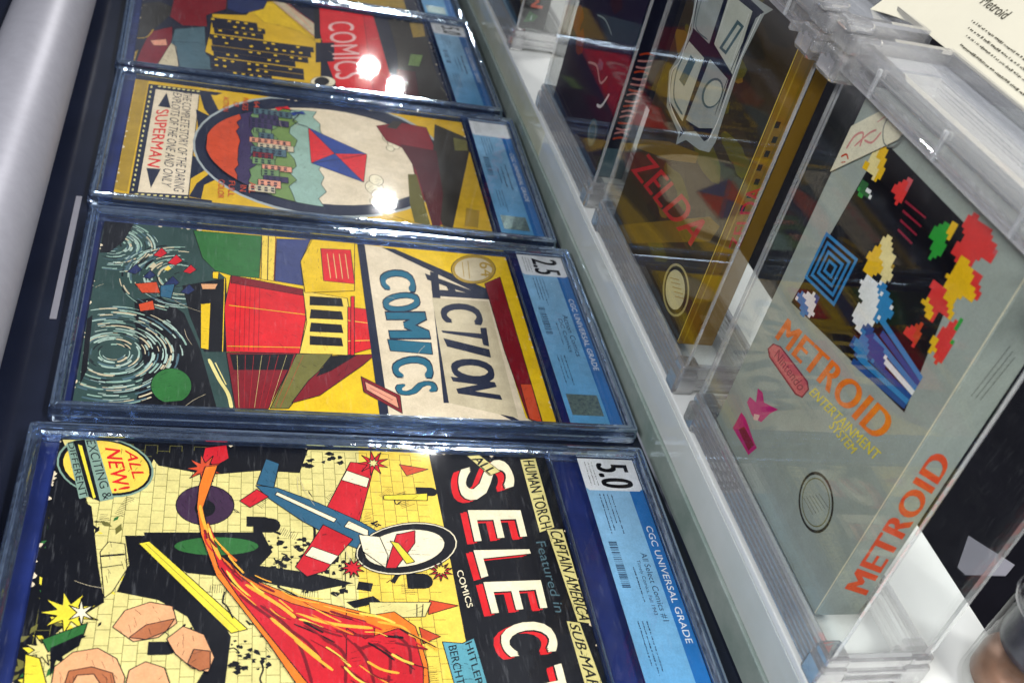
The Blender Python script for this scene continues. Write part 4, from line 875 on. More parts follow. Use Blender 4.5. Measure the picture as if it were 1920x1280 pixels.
 ('P','straw',[(187.2,68.7),(188.2,68),(188.5,66.5),(187.8,65.7),(186.7,66.4),(186.4,67.9)]),
 ('P','navyink',[(28.2,43.2),(53.8,38.1),(54.2,48.2)]),
 ('P','navyink',[(152.5,36.7),(151.5,47),(179.9,41.9)]),
 ('T','red','SUPERMAN',[(60.6,37.4),(149,37),(150.4,46.1),(56.6,47.1)],0.05,0),
 ('T','navyink','THE COMPLETE STORY OF THE DARING',[(23.1,56.7),(181.2,58),(181,65.5),(23,63.7)],0.012,0.15),
 ('T','navyink','EXPLOITS OF THE ONE AND ONLY',[(26.1,48.4),(175.2,48.9),(176.5,56.1),(26.2,55.6)],0.012,0.15),
 ('P','navyink',[(50.8,68.1),(62.5,84.1),(81.5,71.3)]),
 ('P','navyink',[(125.3,69.2),(142.2,82.1),(161,69.2)]),
 ('P','navyink',[(22.6,70),(20,78.8),(45.8,86.1),(61.5,97.8),(72.6,85.7),(48.9,74.9)]),
 ('P','navyink',[(186,69.3),(187.4,78.2),(167.6,79.6),(148.3,96.2),(140.9,87.8),(166.6,73.9)]),
 ('P','silver',[(104.9,280.3),(120.6,275.9),(135.5,268.9),(149.1,259.7),(161.3,248.7),(171.8,236.1),(180.4,222.3),(187.1,207.6),(191.7,192.4),(194.3,176.9),(194.8,161.5),(193.2,146.5),(189.7,132.1),(184.2,118.5),(176.9,106.2),(167.9,95.2),(157.3,85.8),(145.4,78.2),(132.3,72.6),(118.2,69.3),(103.5,68.2),(88.4,69.6),(73.3,73.6),(58.4,80),(44.3,88.9),(31.4,100.2),(19.9,113.7),(10.3,128.9),(3.1,145.7),(-1.7,163.4),(-3.6,181.7),(-2.6,199.8),(1.2,217.3),(7.9,233.5),(17.1,248),(28.7,260.3),(42.1,270.1),(56.9,277),(72.6,281),(88.8,282.1)]),
 ('P','navyink',[(104.9,278.5),(120.1,274.1),(134.4,267.4),(147.6,258.4),(159.3,247.6),(169.5,235.3),(177.9,221.7),(184.3,207.2),(188.8,192.2),(191.3,177),(191.8,161.8),(190.3,147),(186.8,132.7),(181.5,119.4),(174.5,107.2),(165.7,96.4),(155.5,87.1),(144,79.6),(131.3,74.2),(117.7,70.9),(103.5,69.9),(89,71.3),(74.4,75.1),(60.1,81.5),(46.5,90.3),(34.1,101.4),(23.1,114.6),(13.9,129.5),(7,146),(2.5,163.4),(0.6,181.2),(1.5,199),(5.2,216.2),(11.6,232.1),(20.5,246.3),(31.6,258.5),(44.4,268.1),(58.7,275),(73.8,279),(89.4,280.1)]),
 ('P','parchment',[(104.5,269.2),(116.9,265.7),(128.6,259.9),(139.5,252.1),(149.2,242.5),(157.6,231.5),(164.6,219.2),(170,206.1),(173.8,192.5),(175.9,178.5),(176.4,164.6),(175.1,151),(172.3,137.9),(167.8,125.6),(161.9,114.4),(154.7,104.4),(146.2,96),(136.6,89.2),(126.1,84.3),(114.9,81.3),(103.3,80.5),(91.4,81.9),(79.5,85.5),(68,91.3),(57.1,99.3),(47.2,109.3),(38.4,121.2),(31.2,134.6),(25.7,149.2),(22.2,164.7),(20.8,180.6),(21.6,196.4),(24.6,211.7),(29.7,225.9),(36.7,238.7),(45.5,249.7),(55.8,258.6),(67.2,265),(79.3,269),(91.9,270.4)]),
 ('P','celadon',[(92.8,78.8),(73.9,85.3),(63.7,91.8),(56.2,98.3),(50.2,104.8),(45.3,111.3),(41.2,117.8),(37.8,124.3),(35,130.8),(32.6,137.3),(30.8,143.8),(29.3,150.3),(28.3,156.8),(27.6,163.3),(27.3,169.8),(38.2,165.9),(49.2,171.9),(60.1,171.4),(71.1,174.2),(82,167.6),(92.9,167.4),(103.9,172.2),(114.8,171.4),(125.8,167.9),(136.7,171.7),(147.7,168.8),(158.6,172.6),(169.6,166),(180.5,169.8),(180.2,163.3),(179.5,156.8),(178.5,150.3),(177,143.8),(175.1,137.3),(172.8,130.8),(170,124.3),(166.6,117.8),(162.5,111.3),(157.6,104.8),(151.6,98.3),(144.1,91.8),(133.9,85.3),(115,78.8)]),
 ('P','moss',[(92.8,78.8),(77.1,83.8),(68.2,88.7),(61.4,93.6),(55.9,98.6),(51.3,103.5),(47.4,108.4),(44,113.3),(41,118.3),(38.4,123.2),(36.1,128.1),(34.1,133.1),(32.4,138),(31,142.9),(29.8,147.8),(40.4,144.5),(51,152.7),(61.6,146.1),(72.1,145),(82.7,151.5),(93.3,149.4),(103.9,143.6),(114.5,148.5),(125,149.8),(135.6,143.8),(146.2,149.7),(156.8,143.3),(167.4,145.9),(177.9,147.8),(176.8,142.9),(175.3,138),(173.7,133.1),(171.7,128.1),(169.4,123.2),(166.8,118.3),(163.8,113.3),(160.4,108.4),(156.4,103.5),(151.8,98.6),(146.4,93.6),(139.6,88.7),(130.6,83.8),(115,78.8)]),
 ('P','sagegreen',[(92.8,78.8),(80.1,82.5),(72.5,86.1),(66.6,89.8),(61.7,93.4),(57.5,97.1),(53.8,100.7),(50.6,104.3),(47.7,108),(45.1,111.6),(42.7,115.3),(40.6,118.9),(38.7,122.6),(36.9,126.2),(35.4,129.8),(45.2,124.8),(55,126.3),(64.7,135.6),(74.5,128.7),(84.3,135.7),(94.1,129.1),(103.9,131.1),(113.7,134.3),(123.5,132.1),(133.3,125.2),(143,130.9),(152.8,131.4),(162.6,126),(172.4,129.8),(170.8,126.2),(169.1,122.6),(167.2,118.9),(165,115.3),(162.7,111.6),(160.1,108),(157.2,104.3),(153.9,100.7),(150.3,97.1),(146.1,93.4),(141.2,89.8),(135.3,86.1),(127.7,82.5),(115,78.8)]),
 ('P','purpledk',[(92.8,78.8),(82.8,81.5),(76.4,84.1),(71.3,86.8),(67.1,89.4),(63.4,92.1),(60.1,94.7),(57.2,97.3),(54.5,100),(52.1,102.6),(49.8,105.3),(47.8,107.9),(45.8,110.6),(44,113.2),(42.4,115.8),(51.2,112.6),(60,118.8),(68.7,116),(77.5,113.4),(86.3,115.5),(95.1,113.6),(103.9,118.2),(112.7,115.8),(121.5,112.7),(130.2,118.4),(139,112.6),(147.8,114.1),(156.6,112.1),(165.4,115.8),(163.7,113.2),(161.9,110.6),(160,107.9),(157.9,105.3),(155.7,102.6),(153.2,100),(150.6,97.3),(147.6,94.7),(144.4,92.1),(140.7,89.4),(136.5,86.8),(131.4,84.1),(125,81.5),(115,78.8)]),
 ('P','rust',[(92.8,78.8),(85.4,80.6),(80.3,82.4),(76.2,84.2),(72.7,86),(69.6,87.8),(66.9,89.6),(64.4,91.3),(62,93.1),(59.9,94.9),(57.9,96.7),(56,98.5),(54.3,100.3),(52.6,102.1),(51,103.8),(58.6,105.3),(66.1,101.5),(73.7,104),(81.2,101.4),(88.8,103.7),(96.3,105),(103.9,104.1),(111.4,103.6),(119,103.8),(126.5,103.5),(134.1,104.4),(141.6,101.4),(149.2,103.7),(156.8,103.8),(155.2,102.1),(153.5,100.3),(151.8,98.5),(149.9,96.7),(147.9,94.9),(145.7,93.1),(143.4,91.3),(140.9,89.6),(138.1,87.8),(135.1,86),(131.6,84.2),(127.5,82.4),(122.4,80.6),(115,78.8)]),
 ('P','slate',[(36.4,115.1),(47.6,115.1),(47.6,147.7),(36.4,147.7)]),
 ('R','navyink',(38.6, 117.1, 41.4, 119.6)),
 ('R','navyink',(42.5, 117.1, 45.3, 119.6)),
 ('R','navyink',(38.6, 122.1, 41.4, 124.6)),
 ('R','navyink',(42.5, 122.1, 45.3, 124.6)),
 ('R','navyink',(38.6, 127.1, 41.4, 129.6)),
 ('R','navyink',(42.5, 127.1, 45.3, 129.6)),
 ('R','navyink',(38.6, 132.1, 41.4, 134.6)),
 ('R','navyink',(42.5, 132.1, 45.3, 134.6)),
 ('R','navyink',(38.6, 137.1, 41.4, 139.6)),
 ('R','navyink',(42.5, 137.1, 45.3, 139.6)),
 ('R','navyink',(38.6, 142.1, 41.4, 144.6)),
 ('R','navyink',(42.5, 142.1, 45.3, 144.6)),
 ('P','purpledk',[(45.8,119.8),(54.7,119.8),(54.7,136.2),(45.8,136.2)]),
 ('R','navyink',(47.5, 121.8, 49.8, 124.3)),
 ('R','navyink',(50.7, 121.8, 52.9, 124.3)),
 ('R','navyink',(47.5, 126.8, 49.8, 129.3)),
 ('R','navyink',(50.7, 126.8, 52.9, 129.3)),
 ('R','navyink',(47.5, 131.8, 49.8, 134.3)),
 ('R','navyink',(50.7, 131.8, 52.9, 134.3)),
 ('P','purpledk',[(53.4,112.1),(63.6,112.1),(63.6,144.8),(53.4,144.8)]),
 ('R','navyink',(55.4, 114.1, 58.0, 116.6)),
 ('R','navyink',(59.0, 114.1, 61.5, 116.6)),
 ('R','navyink',(55.4, 119.1, 58.0, 121.6)),
 ('R','navyink',(59.0, 119.1, 61.5, 121.6)),
 ('R','navyink',(55.4, 124.1, 58.0, 126.6)),
 ('R','navyink',(59.0, 124.1, 61.5, 126.6)),
 ('R','navyink',(55.4, 129.1, 58.0, 131.6)),
 ('R','navyink',(59.0, 129.1, 61.5, 131.6)),
 ('R','navyink',(55.4, 134.1, 58.0, 136.6)),
 ('R','navyink',(59.0, 134.1, 61.5, 136.6)),
 ('R','navyink',(55.4, 139.1, 58.0, 141.6)),
 ('R','navyink',(59.0, 139.1, 61.5, 141.6)),
 ('P','purpledk',[(61.6,112.1),(71.9,112.1),(71.9,131),(61.6,131)]),
 ('R','navyink',(63.7, 114.1, 66.2, 116.6)),
 ('R','navyink',(67.2, 114.1, 69.8, 116.6)),
 ('R','navyink',(63.7, 119.1, 66.2, 121.6)),
 ('R','navyink',(67.2, 119.1, 69.8, 121.6)),
 ('R','navyink',(63.7, 124.1, 66.2, 126.6)),
 ('R','navyink',(67.2, 124.1, 69.8, 126.6)),
 ('P','sagegreen',[(71.1,115.5),(78.9,115.5),(78.9,130.1),(71.1,130.1)]),
 ('R','navyink',(72.6, 117.5, 74.6, 120.0)),
 ('R','navyink',(75.4, 117.5, 77.3, 120.0)),
 ('R','navyink',(72.6, 122.5, 74.6, 125.0)),
 ('R','navyink',(75.4, 122.5, 77.3, 125.0)),
 ('P','slate',[(77.9,119.7),(88.6,119.7),(88.6,132),(77.9,132)]),
 ('R','navyink',(80.0, 121.7, 82.7, 124.2)),
 ('R','navyink',(83.8, 121.7, 86.5, 124.2)),
 ('R','navyink',(80.0, 126.7, 82.7, 129.2)),
 ('R','navyink',(83.8, 126.7, 86.5, 129.2)),
 ('P','salmon',[(87.6,112.3),(95.4,112.3),(95.4,145.9),(87.6,145.9)]),
 ('R','navyink',(89.1, 114.3, 91.1, 116.8)),
 ('R','navyink',(91.9, 114.3, 93.9, 116.8)),
 ('R','navyink',(89.1, 119.3, 91.1, 121.8)),
 ('R','navyink',(91.9, 119.3, 93.9, 121.8)),
 ('R','navyink',(89.1, 124.3, 91.1, 126.8)),
 ('R','navyink',(91.9, 124.3, 93.9, 126.8)),
 ('R','navyink',(89.1, 129.3, 91.1, 131.8)),
 ('R','navyink',(91.9, 129.3, 93.9, 131.8)),
 ('R','navyink',(89.1, 134.3, 91.1, 136.8)),
 ('R','navyink',(91.9, 134.3, 93.9, 136.8)),
 ('R','navyink',(89.1, 139.3, 91.1, 141.8)),
 ('R','navyink',(91.9, 139.3, 93.9, 141.8)),
 ('P','parch2',[(95.2,118.9),(104.3,118.9),(104.3,148.2),(95.2,148.2)]),
 ('R','navyink',(97.0, 120.9, 99.3, 123.4)),
 ('R','navyink',(100.2, 120.9, 102.5, 123.4)),
 ('R','navyink',(97.0, 125.9, 99.3, 128.4)),
 ('R','navyink',(100.2, 125.9, 102.5, 128.4)),
 ('R','navyink',(97.0, 130.9, 99.3, 133.4)),
 ('R','navyink',(100.2, 130.9, 102.5, 133.4)),
 ('R','navyink',(97.0, 135.9, 99.3, 138.4)),
 ('R','navyink',(100.2, 135.9, 102.5, 138.4)),
 ('R','navyink',(97.0, 140.9, 99.3, 143.4)),
 ('R','navyink',(100.2, 140.9, 102.5, 143.4)),
 ('P','slate',[(102.1,113.4),(113.9,113.4),(113.9,142),(102.1,142)]),
 ('R','navyink',(104.5, 115.4, 107.4, 117.9)),
 ('R','navyink',(108.6, 115.4, 111.5, 117.9)),
 ('R','navyink',(104.5, 120.4, 107.4, 122.9)),
 ('R','navyink',(108.6, 120.4, 111.5, 122.9)),
 ('R','navyink',(104.5, 125.4, 107.4, 127.9)),
 ('R','navyink',(108.6, 125.4, 111.5, 127.9)),
 ('R','navyink',(104.5, 130.4, 107.4, 132.9)),
 ('R','navyink',(108.6, 130.4, 111.5, 132.9)),
 ('R','navyink',(104.5, 135.4, 107.4, 137.9)),
 ('R','navyink',(108.6, 135.4, 111.5, 137.9)),
 ('P','maroon',[(110.7,115.1),(121.9,115.1),(121.9,131.4),(110.7,131.4)]),
 ('R','navyink',(112.9, 117.1, 115.7, 119.6)),
 ('R','navyink',(116.8, 117.1, 119.6, 119.6)),
 ('R','navyink',(112.9, 122.1, 115.7, 124.6)),
 ('R','navyink',(116.8, 122.1, 119.6, 124.6)),
 ('R','navyink',(112.9, 127.1, 115.7, 129.6)),
 ('R','navyink',(116.8, 127.1, 119.6, 129.6)),
 ('P','sagegreen',[(119.5,114.8),(129.6,114.8),(129.6,132.7),(119.5,132.7)]),
 ('R','navyink',(121.5, 116.8, 124.0, 119.3)),
 ('R','navyink',(125.0, 116.8, 127.6, 119.3)),
 ('R','navyink',(121.5, 121.8, 124.0, 124.3)),
 ('R','navyink',(125.0, 121.8, 127.6, 124.3)),
 ('R','navyink',(121.5, 126.8, 124.0, 129.3)),
 ('R','navyink',(125.0, 126.8, 127.6, 129.3)),
 ('P','salmon',[(128.7,122.5),(136.9,122.5),(136.9,146),(128.7,146)]),
 ('R','navyink',(130.3, 124.5, 132.4, 127.0)),
 ('R','navyink',(133.2, 124.5, 135.3, 127.0)),
 ('R','navyink',(130.3, 129.5, 132.4, 132.0)),
 ('R','navyink',(133.2, 129.5, 135.3, 132.0)),
 ('R','navyink',(130.3, 134.5, 132.4, 137.0)),
 ('R','navyink',(133.2, 134.5, 135.3, 137.0)),
 ('R','navyink',(130.3, 139.5, 132.4, 142.0)),
 ('R','navyink',(133.2, 139.5, 135.3, 142.0)),
 ('P','sagegreen',[(135.7,122.2),(146.4,122.2),(146.4,136),(135.7,136)]),
 ('R','navyink',(137.8, 124.2, 140.5, 126.7)),
 ('R','navyink',(141.6, 124.2, 144.3, 126.7)),
 ('R','navyink',(137.8, 129.2, 140.5, 131.7)),
 ('R','navyink',(141.6, 129.2, 144.3, 131.7)),
 ('P','purpledk',[(145.2,123.6),(153.4,123.6),(153.4,142.8),(145.2,142.8)]),
 ('R','navyink',(146.8, 125.6, 148.9, 128.1)),
 ('R','navyink',(149.7, 125.6, 151.8, 128.1)),
 ('R','navyink',(146.8, 130.6, 148.9, 133.1)),
 ('R','navyink',(149.7, 130.6, 151.8, 133.1)),
 ('R','navyink',(146.8, 135.6, 148.9, 138.1)),
 ('R','navyink',(149.7, 135.6, 151.8, 138.1)),
 ('P','salmon',[(152.2,119.5),(162.9,119.5),(162.9,137),(152.2,137)]),
 ('R','navyink',(154.4, 121.5, 157.0, 124.0)),
 ('R','navyink',(158.1, 121.5, 160.7, 124.0)),
 ('R','navyink',(154.4, 126.5, 157.0, 129.0)),
 ('R','navyink',(158.1, 126.5, 160.7, 129.0)),
 ('R','navyink',(154.4, 131.5, 157.0, 134.0)),
 ('R','navyink',(158.1, 131.5, 160.7, 134.0)),
 ('P','parch2',[(160.9,112.3),(170.7,112.3),(170.7,132.6),(160.9,132.6)]),
 ('R','navyink',(162.9, 114.3, 165.3, 116.8)),
 ('R','navyink',(166.3, 114.3, 168.8, 116.8)),
 ('R','navyink',(162.9, 119.3, 165.3, 121.8)),
 ('R','navyink',(166.3, 119.3, 168.8, 121.8)),
 ('R','navyink',(162.9, 124.3, 165.3, 126.8)),
 ('R','navyink',(166.3, 124.3, 168.8, 126.8)),
 ('R','navyink',(162.9, 129.3, 165.3, 131.8)),
 ('R','navyink',(166.3, 129.3, 168.8, 131.8)),
 ('P','cream',[(67.9,232),(67,234.8),(64.5,237),(60.9,238.2),(56.8,238.2),(53.2,236.9),(50.8,234.7),(49.9,232),(50.8,229.3),(53.4,227.1),(57,225.9),(61,225.9),(64.6,227.2),(67.1,229.4)]),
 ('P','cream',[(76.9,235),(76.1,237.5),(73.9,239.4),(70.6,240.5),(67.1,240.5),(63.9,239.4),(61.7,237.4),(60.9,235),(61.7,232.6),(64,230.6),(67.2,229.6),(70.8,229.6),(74,230.7),(76.2,232.7)]),
 ('P','cream',[(55.9,234),(55.2,236.2),(53.2,237.9),(50.4,238.8),(47.3,238.8),(44.5,237.9),(42.6,236.1),(41.9,234),(42.6,231.9),(44.6,230.2),(47.4,229.2),(50.5,229.3),(53.3,230.3),(55.2,232)]),
 ('P','cream',[(81.9,231),(81.4,232.6),(80,233.8),(78,234.5),(75.8,234.4),(73.7,233.8),(72.4,232.5),(71.9,231),(72.4,229.5),(73.8,228.3),(75.8,227.6),(78.1,227.6),(80.1,228.3),(81.4,229.6)]),
 ('P','cream',[(154.7,212),(153.6,215.3),(150.6,218),(146.3,219.4),(141.4,219.4),(137.1,217.9),(134.1,215.3),(133.1,212),(134.2,208.7),(137.2,206.1),(141.6,204.6),(146.4,204.7),(150.7,206.2),(153.7,208.9)]),
 ('P','cream',[(165.5,215.6),(164.5,218.6),(161.9,220.9),(158,222.2),(153.7,222.2),(149.9,220.9),(147.2,218.5),(146.3,215.6),(147.3,212.7),(150,210.3),(153.9,209.1),(158.1,209.1),(162,210.4),(164.6,212.8)]),
 ('P','cream',[(140.3,214.4),(139.5,217),(137.1,219),(133.7,220.2),(130,220.2),(126.6,219),(124.3,217),(123.5,214.4),(124.4,211.8),(126.7,209.8),(130.1,208.7),(133.9,208.7),(137.2,209.9),(139.5,212)]),
 ('P','cream',[(171.5,210.8),(170.9,212.7),(169.2,214.1),(166.8,214.9),(164.1,214.9),(161.7,214.1),(160.1,212.6),(159.5,210.8),(160.1,209),(161.8,207.5),(164.2,206.7),(166.9,206.8),(169.3,207.6),(170.9,209.1)]),
 ('P','cream',[(142,257),(141.2,259.5),(138.9,261.5),(135.7,262.6),(132,262.6),(128.8,261.5),(126.6,259.5),(125.8,257),(126.6,254.5),(128.9,252.6),(132.2,251.5),(135.8,251.5),(139,252.7),(141.2,254.7)]),
 ('P','cream',[(150.1,259.7),(149.4,261.9),(147.4,263.7),(144.5,264.7),(141.3,264.6),(138.4,263.7),(136.4,261.9),(135.7,259.7),(136.4,257.5),(138.5,255.8),(141.4,254.8),(144.6,254.8),(147.5,255.8),(149.4,257.6)]),
 ('P','cream',[(131.2,258.8),(130.6,260.8),(128.8,262.3),(126.3,263.1),(123.5,263.1),(120.9,262.3),(119.2,260.7),(118.6,258.8),(119.2,256.9),(121,255.4),(123.6,254.5),(126.4,254.6),(128.9,255.4),(130.6,257)]),
 ('P','cream',[(154.6,256.1),(154.1,257.5),(152.9,258.6),(151.1,259.2),(149.1,259.2),(147.3,258.6),(146,257.5),(145.6,256.1),(146.1,254.7),(147.3,253.7),(149.1,253.1),(151.1,253.1),(152.9,253.7),(154.2,254.8)]),
 ('P','red',[(97.2,182.1),(137.8,203.7),(91.6,209.7)]),
 ('P','royal',[(97.2,182.1),(137.8,203.7),(116.9,162)]),
 ('P','royal',[(97.2,182.1),(91.6,209.7),(58.3,161.4)]),
 ('P','red',[(97.2,182.1),(116.9,162),(58.3,161.4)]),
 ('P','red',[(97.2,182.1),(91.6,209.7),(106,186.8)]),
 ('P','royal',[(97.2,182.1),(116.9,162),(106,186.8)]),
 ('L','navyink',0.8,[(137.8,203.7),(58.3,161.4)]),
 ('L','navyink',0.8,[(91.6,209.7),(116.9,162)]),
 ('L','navyink',0.9,[(58.3,161.4),(51.5,148.7),(35.2,153.7),(30.3,137.5)]),
 ('P','red',[(50.4,157.2),(50.7,143.8),(56,146.6),(45.1,154.4)]),
 ('P','royal',[(36.4,160),(36.8,146.6),(42.1,149.4),(31.1,157.2)]),
 ('P','red',[(30.9,146.9),(31.3,133.5),(36.6,136.3),(25.6,144.1)]),
 ('P','maroon',[(39.5,221.9),(27.5,244.1),(30.4,268.4),(65.5,271.8),(145.2,256.3),(188.1,263.5),(194.4,254.5),(160.4,255.9),(151.9,248.6),(77,248.1),(64.4,228.7)]),  # from here dark title patches, with the reflection over them painted in
 ('P','umber',[(21.9,277.2),(39.5,304.6),(63.6,304.1),(191.4,271.2),(190.5,263.1),(144.7,259.2),(71.8,269.5)]),
 ('P','olivedk',[(116.9,242.5),(115.3,249.8),(194.7,253.2),(199.2,240.6),(161.2,239.3)]),
 ('P','maroondk',[(67.4,240.3),(71.1,272.6),(142.6,269.4),(193.4,260.1),(194.4,254.5),(109.7,250.5)]),
 ('P','umber',[(26,238.2),(25.1,247.4),(40.9,239.8),(40.2,230.9)]),
 ('P','olive',[(42.8,291.6),(45.4,305.3),(63.9,302.5),(67,289.8)]),
 ('P','oldgold',[(159.4,286.9),(162.2,297.8),(187.6,292.4),(187.2,281.4)]),
 ('P','mustard',[(178.9,210.7),(188.3,236.5),(195.3,262.5),(197.9,235.5)]),
 ('T','rust','ALL',[(158.2,113.2),(173.9,112.7),(173.6,117.3),(157.9,117.9)],0.02,0),
 ('T','rust','IN',[(163.3,106.3),(172.3,105.8),(172,110.4),(163,111)],0.02,0),
 ('T','rust','FULL',[(158.8,97.6),(180.9,97.4),(180.6,101.9),(158.5,102.2)],0.02,0),
 ('T','rust','COLOR',[(158.5,89.8),(184.8,89.9),(184.6,94.4),(158.2,94.4)],0.02,0),
 ('T','rust','64',[(23.5,115.9),(34.8,115.5),(34.4,120.1),(23,120.6)],0.02,0),
 ('T','rust','PAGES',[(20.6,106.1),(43,105.9),(42.6,110.5),(20.1,110.8)],0.02,0),
 ('T','rust','OF',[(29.9,98.4),(38.3,98.1),(37.8,102.7),(29.4,103.1)],0.02,0),
 ('T','rust','ACTION',[(23.1,89.9),(49.4,90.1),(49,94.6),(22.6,94.5)],0.02,0),
],
'BAND': [
 ('R','midnight',(11, 15, 198, 304)),
 ('P','umber',[(63.5,3.6),(53.2,30.9),(64.9,47.8),(127,25.4),(142.2,12.1)]),
 ('P','maroon',[(29.6,44.1),(9.8,95.3),(47.9,94.1),(69.9,75.1),(95.6,76.6),(100.7,53.6),(84.9,41.5)]),
 ('P','maroon',[(124.3,25.3),(106.6,44.7),(141.7,46),(193.8,35.3),(194.5,16.5),(168.7,19.1)]),
 ('P','salmon',[(142.9,26.3),(135.6,40.3),(148.4,41.9),(152.2,30)]),
 ('P','slate',[(111.4,47.1),(96.4,74.3),(155.8,76.5),(184,93.4),(190.6,54.4),(150.3,44.2)]),
 ('P','parch2',[(142.1,44.9),(148.6,49.6),(188.4,53.2),(194.1,34.3)]),
 ('L','navyink',1,[(138.7,47),(188.1,54.3)]),
 ('L','navyink',1,[(139.3,43.7),(133.8,70.4)]),
 ('P','mustard',[(64.8,81),(56,113.7),(38.4,120.1),(13.6,135.7),(10.7,143.5),(87.3,186.9),(201.9,179.7),(186.5,93.4),(175.8,95.6),(178.7,120.2),(167.7,122.7),(160.5,86.6),(151,75.3),(108.9,79.2)]),
 ('P','gold',[(45.1,118.7),(17.8,133.1),(17.2,143.3),(94.8,181.4),(76.6,166.2),(68.4,146.7),(67.6,131.9)]),
 ('P','oldgold',[(170.1,6.4),(164,17.7),(187.3,16),(189.8,7.8)]),
 ('L','oldgold',1.4,[(142.6,11),(137.4,22.7),(117.8,28.3)]),
 ('P','midnight',[(72.8,75.2),(71.2,124.2),(83.9,124.7),(85.4,76.1)]),
 ('P','gold',[(75.2,80),(75,83.1),(78.5,83.2),(78.7,80.1)]),
 ('P','gold',[(74.7,95.7),(74.5,98.8),(78,99),(78.2,95.8)]),
 ('P','gold',[(74.5,103.7),(74.3,106.8),(77.8,106.9),(78,103.8)]),
 ('P','gold',[(74.2,111.6),(74,114.8),(77.5,114.9),(77.7,111.7)]),
 ('P','midnight',[(84.4,80.7),(82.9,131.6),(95.4,132),(96.8,81.5)]),
 ('P','gold',[(86.3,101.1),(86.1,104.2),(89.6,104.3),(89.8,101.2)]),
 ('P','gold',[(86.1,109),(85.9,112.1),(89.4,112.2),(89.6,109.1)]),
 ('P','gold',[(85.9,116.9),(85.7,120),(89.1,120.1),(89.3,117)]),
 ('P','gold',[(85.7,124.9),(85.5,128),(88.9,128.1),(89.1,124.9)]),
 ('P','midnight',[(97,82.5),(95.8,129.7),(108.1,130.1),(109.2,83.3)]),
 ('P','gold',[(99.4,87.2),(99.2,90.2),(102.6,90.4),(102.7,87.3)]),
 ('P','gold',[(99,102.7),(98.8,105.8),(102.2,105.9),(102.4,102.8)]),
 ('P','gold',[(98.8,110.6),(98.6,113.7),(102,113.7),(102.2,110.7)]),
 ('P','gold',[(98.6,118.4),(98.4,121.5),(101.8,121.6),(102,118.5)]),
 ('P','midnight',[(111.4,78.3),(109.3,178),(121.6,178),(123.3,79.1)]),
 ('P','gold',[(113.8,82.9),(113.6,85.9),(116.9,86.1),(117.1,83.1)]),
 ('P','gold',[(113.6,90.6),(113.4,93.6),(116.7,93.7),(116.9,90.7)]),
 ('P','gold',[(113.5,98.3),(113.3,101.3),(116.6,101.4),(116.8,98.4)]),
 ('P','gold',[(113.3,106),(113.1,109),(116.5,109.1),(116.6,106.1)]),
 ('P','gold',[(112.8,129.4),(112.7,132.5),(116,132.5),(116.2,129.4)]),
 ('P','gold',[(112.7,137.3),(112.5,140.4),(115.9,140.4),(116,137.3)]),
 ('P','gold',[(112.2,161.1),(112,164.3),(115.4,164.2),(115.6,161.1)]),
 ('P','midnight',[(123.3,81),(121.6,174.6),(133.7,174.7),(135,81.8)]),
 ('P','gold',[(125.5,93.2),(125.3,96.2),(128.6,96.3),(128.7,93.3)]),
 ('P','gold',[(125.1,116.2),(124.9,119.3),(128.2,119.3),(128.4,116.3)]),
 ('P','gold',[(124.8,131.7),(124.7,134.8),(128,134.8),(128.1,131.8)]),
 ('P','gold',[(124.7,139.6),(124.6,142.7),(127.9,142.7),(128,139.6)]),
 ('P','gold',[(124.6,147.4),(124.4,150.5),(127.7,150.5),(127.9,147.4)]),
 ('P','gold',[(124.5,155.3),(124.3,158.4),(127.6,158.4),(127.8,155.3)]),
 ('P','gold',[(124.3,163.2),(124.2,166.4),(127.5,166.3),(127.7,163.2)]),
 ('P','midnight',[(135.9,80.5),(134.7,171.3),(146.5,171.3),(147.4,81.4)]),
 ('P','gold',[(137.9,115.4),(137.7,118.5),(140.9,118.5),(141.1,115.5)]),
 ('P','gold',[(137.8,123.1),(137.6,126.1),(140.8,126.2),(141,123.2)]),
 ('P','gold',[(137.6,138.5),(137.4,141.6),(140.7,141.6),(140.8,138.6)]),
 ('P','gold',[(137.4,154.1),(137.2,157.2),(140.5,157.2),(140.6,154.1)]),
 ('P','gold',[(137.3,162),(137.1,165.1),(140.4,165.1),(140.5,162)]),
 ('P','midnight',[(147.6,82.6),(146.8,158.4),(158.4,158.6),(158.9,83.4)]),
 ('P','gold',[(149.8,94.6),(149.7,97.5),(152.8,97.6),(152.9,94.7)]),
 ('P','gold',[(149.7,102.1),(149.6,105),(152.8,105.1),(152.9,102.2)]),
 ('P','gold',[(149.5,132.4),(149.4,135.5),(152.5,135.5),(152.7,132.5)]),
 ('P','gold',[(149.4,140.1),(149.3,143.2),(152.5,143.2),(152.6,140.1)]),
 ('P','midnight',[(160.6,79.5),(160.1,165.6),(171.5,165.8),(171.7,80.3)]),
 ('P','gold',[(162.9,84),(162.8,86.9),(165.8,87),(165.9,84.2)]),
 ('P','gold',[(162.8,91.4),(162.7,94.3),(165.8,94.4),(165.9,91.5)]),
 ('P','gold',[(162.8,98.8),(162.7,101.7),(165.8,101.8),(165.9,98.9)]),
 ('P','gold',[(162.7,113.7),(162.6,116.7),(165.7,116.8),(165.8,113.8)]),
 ('P','gold',[(162.7,121.3),(162.6,124.2),(165.7,124.3),(165.8,121.3)]),
 ('P','gold',[(162.7,128.8),(162.6,131.8),(165.7,131.8),(165.8,128.9)]),
 ('P','gold',[(162.6,151.7),(162.4,154.7),(165.6,154.7),(165.7,151.7)]),
 ('P','midnight',[(172.3,80),(172.1,165.4),(183.3,165.5),(183.2,80.8)]),
 ('P','gold',[(174.5,84.5),(174.4,87.4),(177.5,87.5),(177.6,84.6)]),
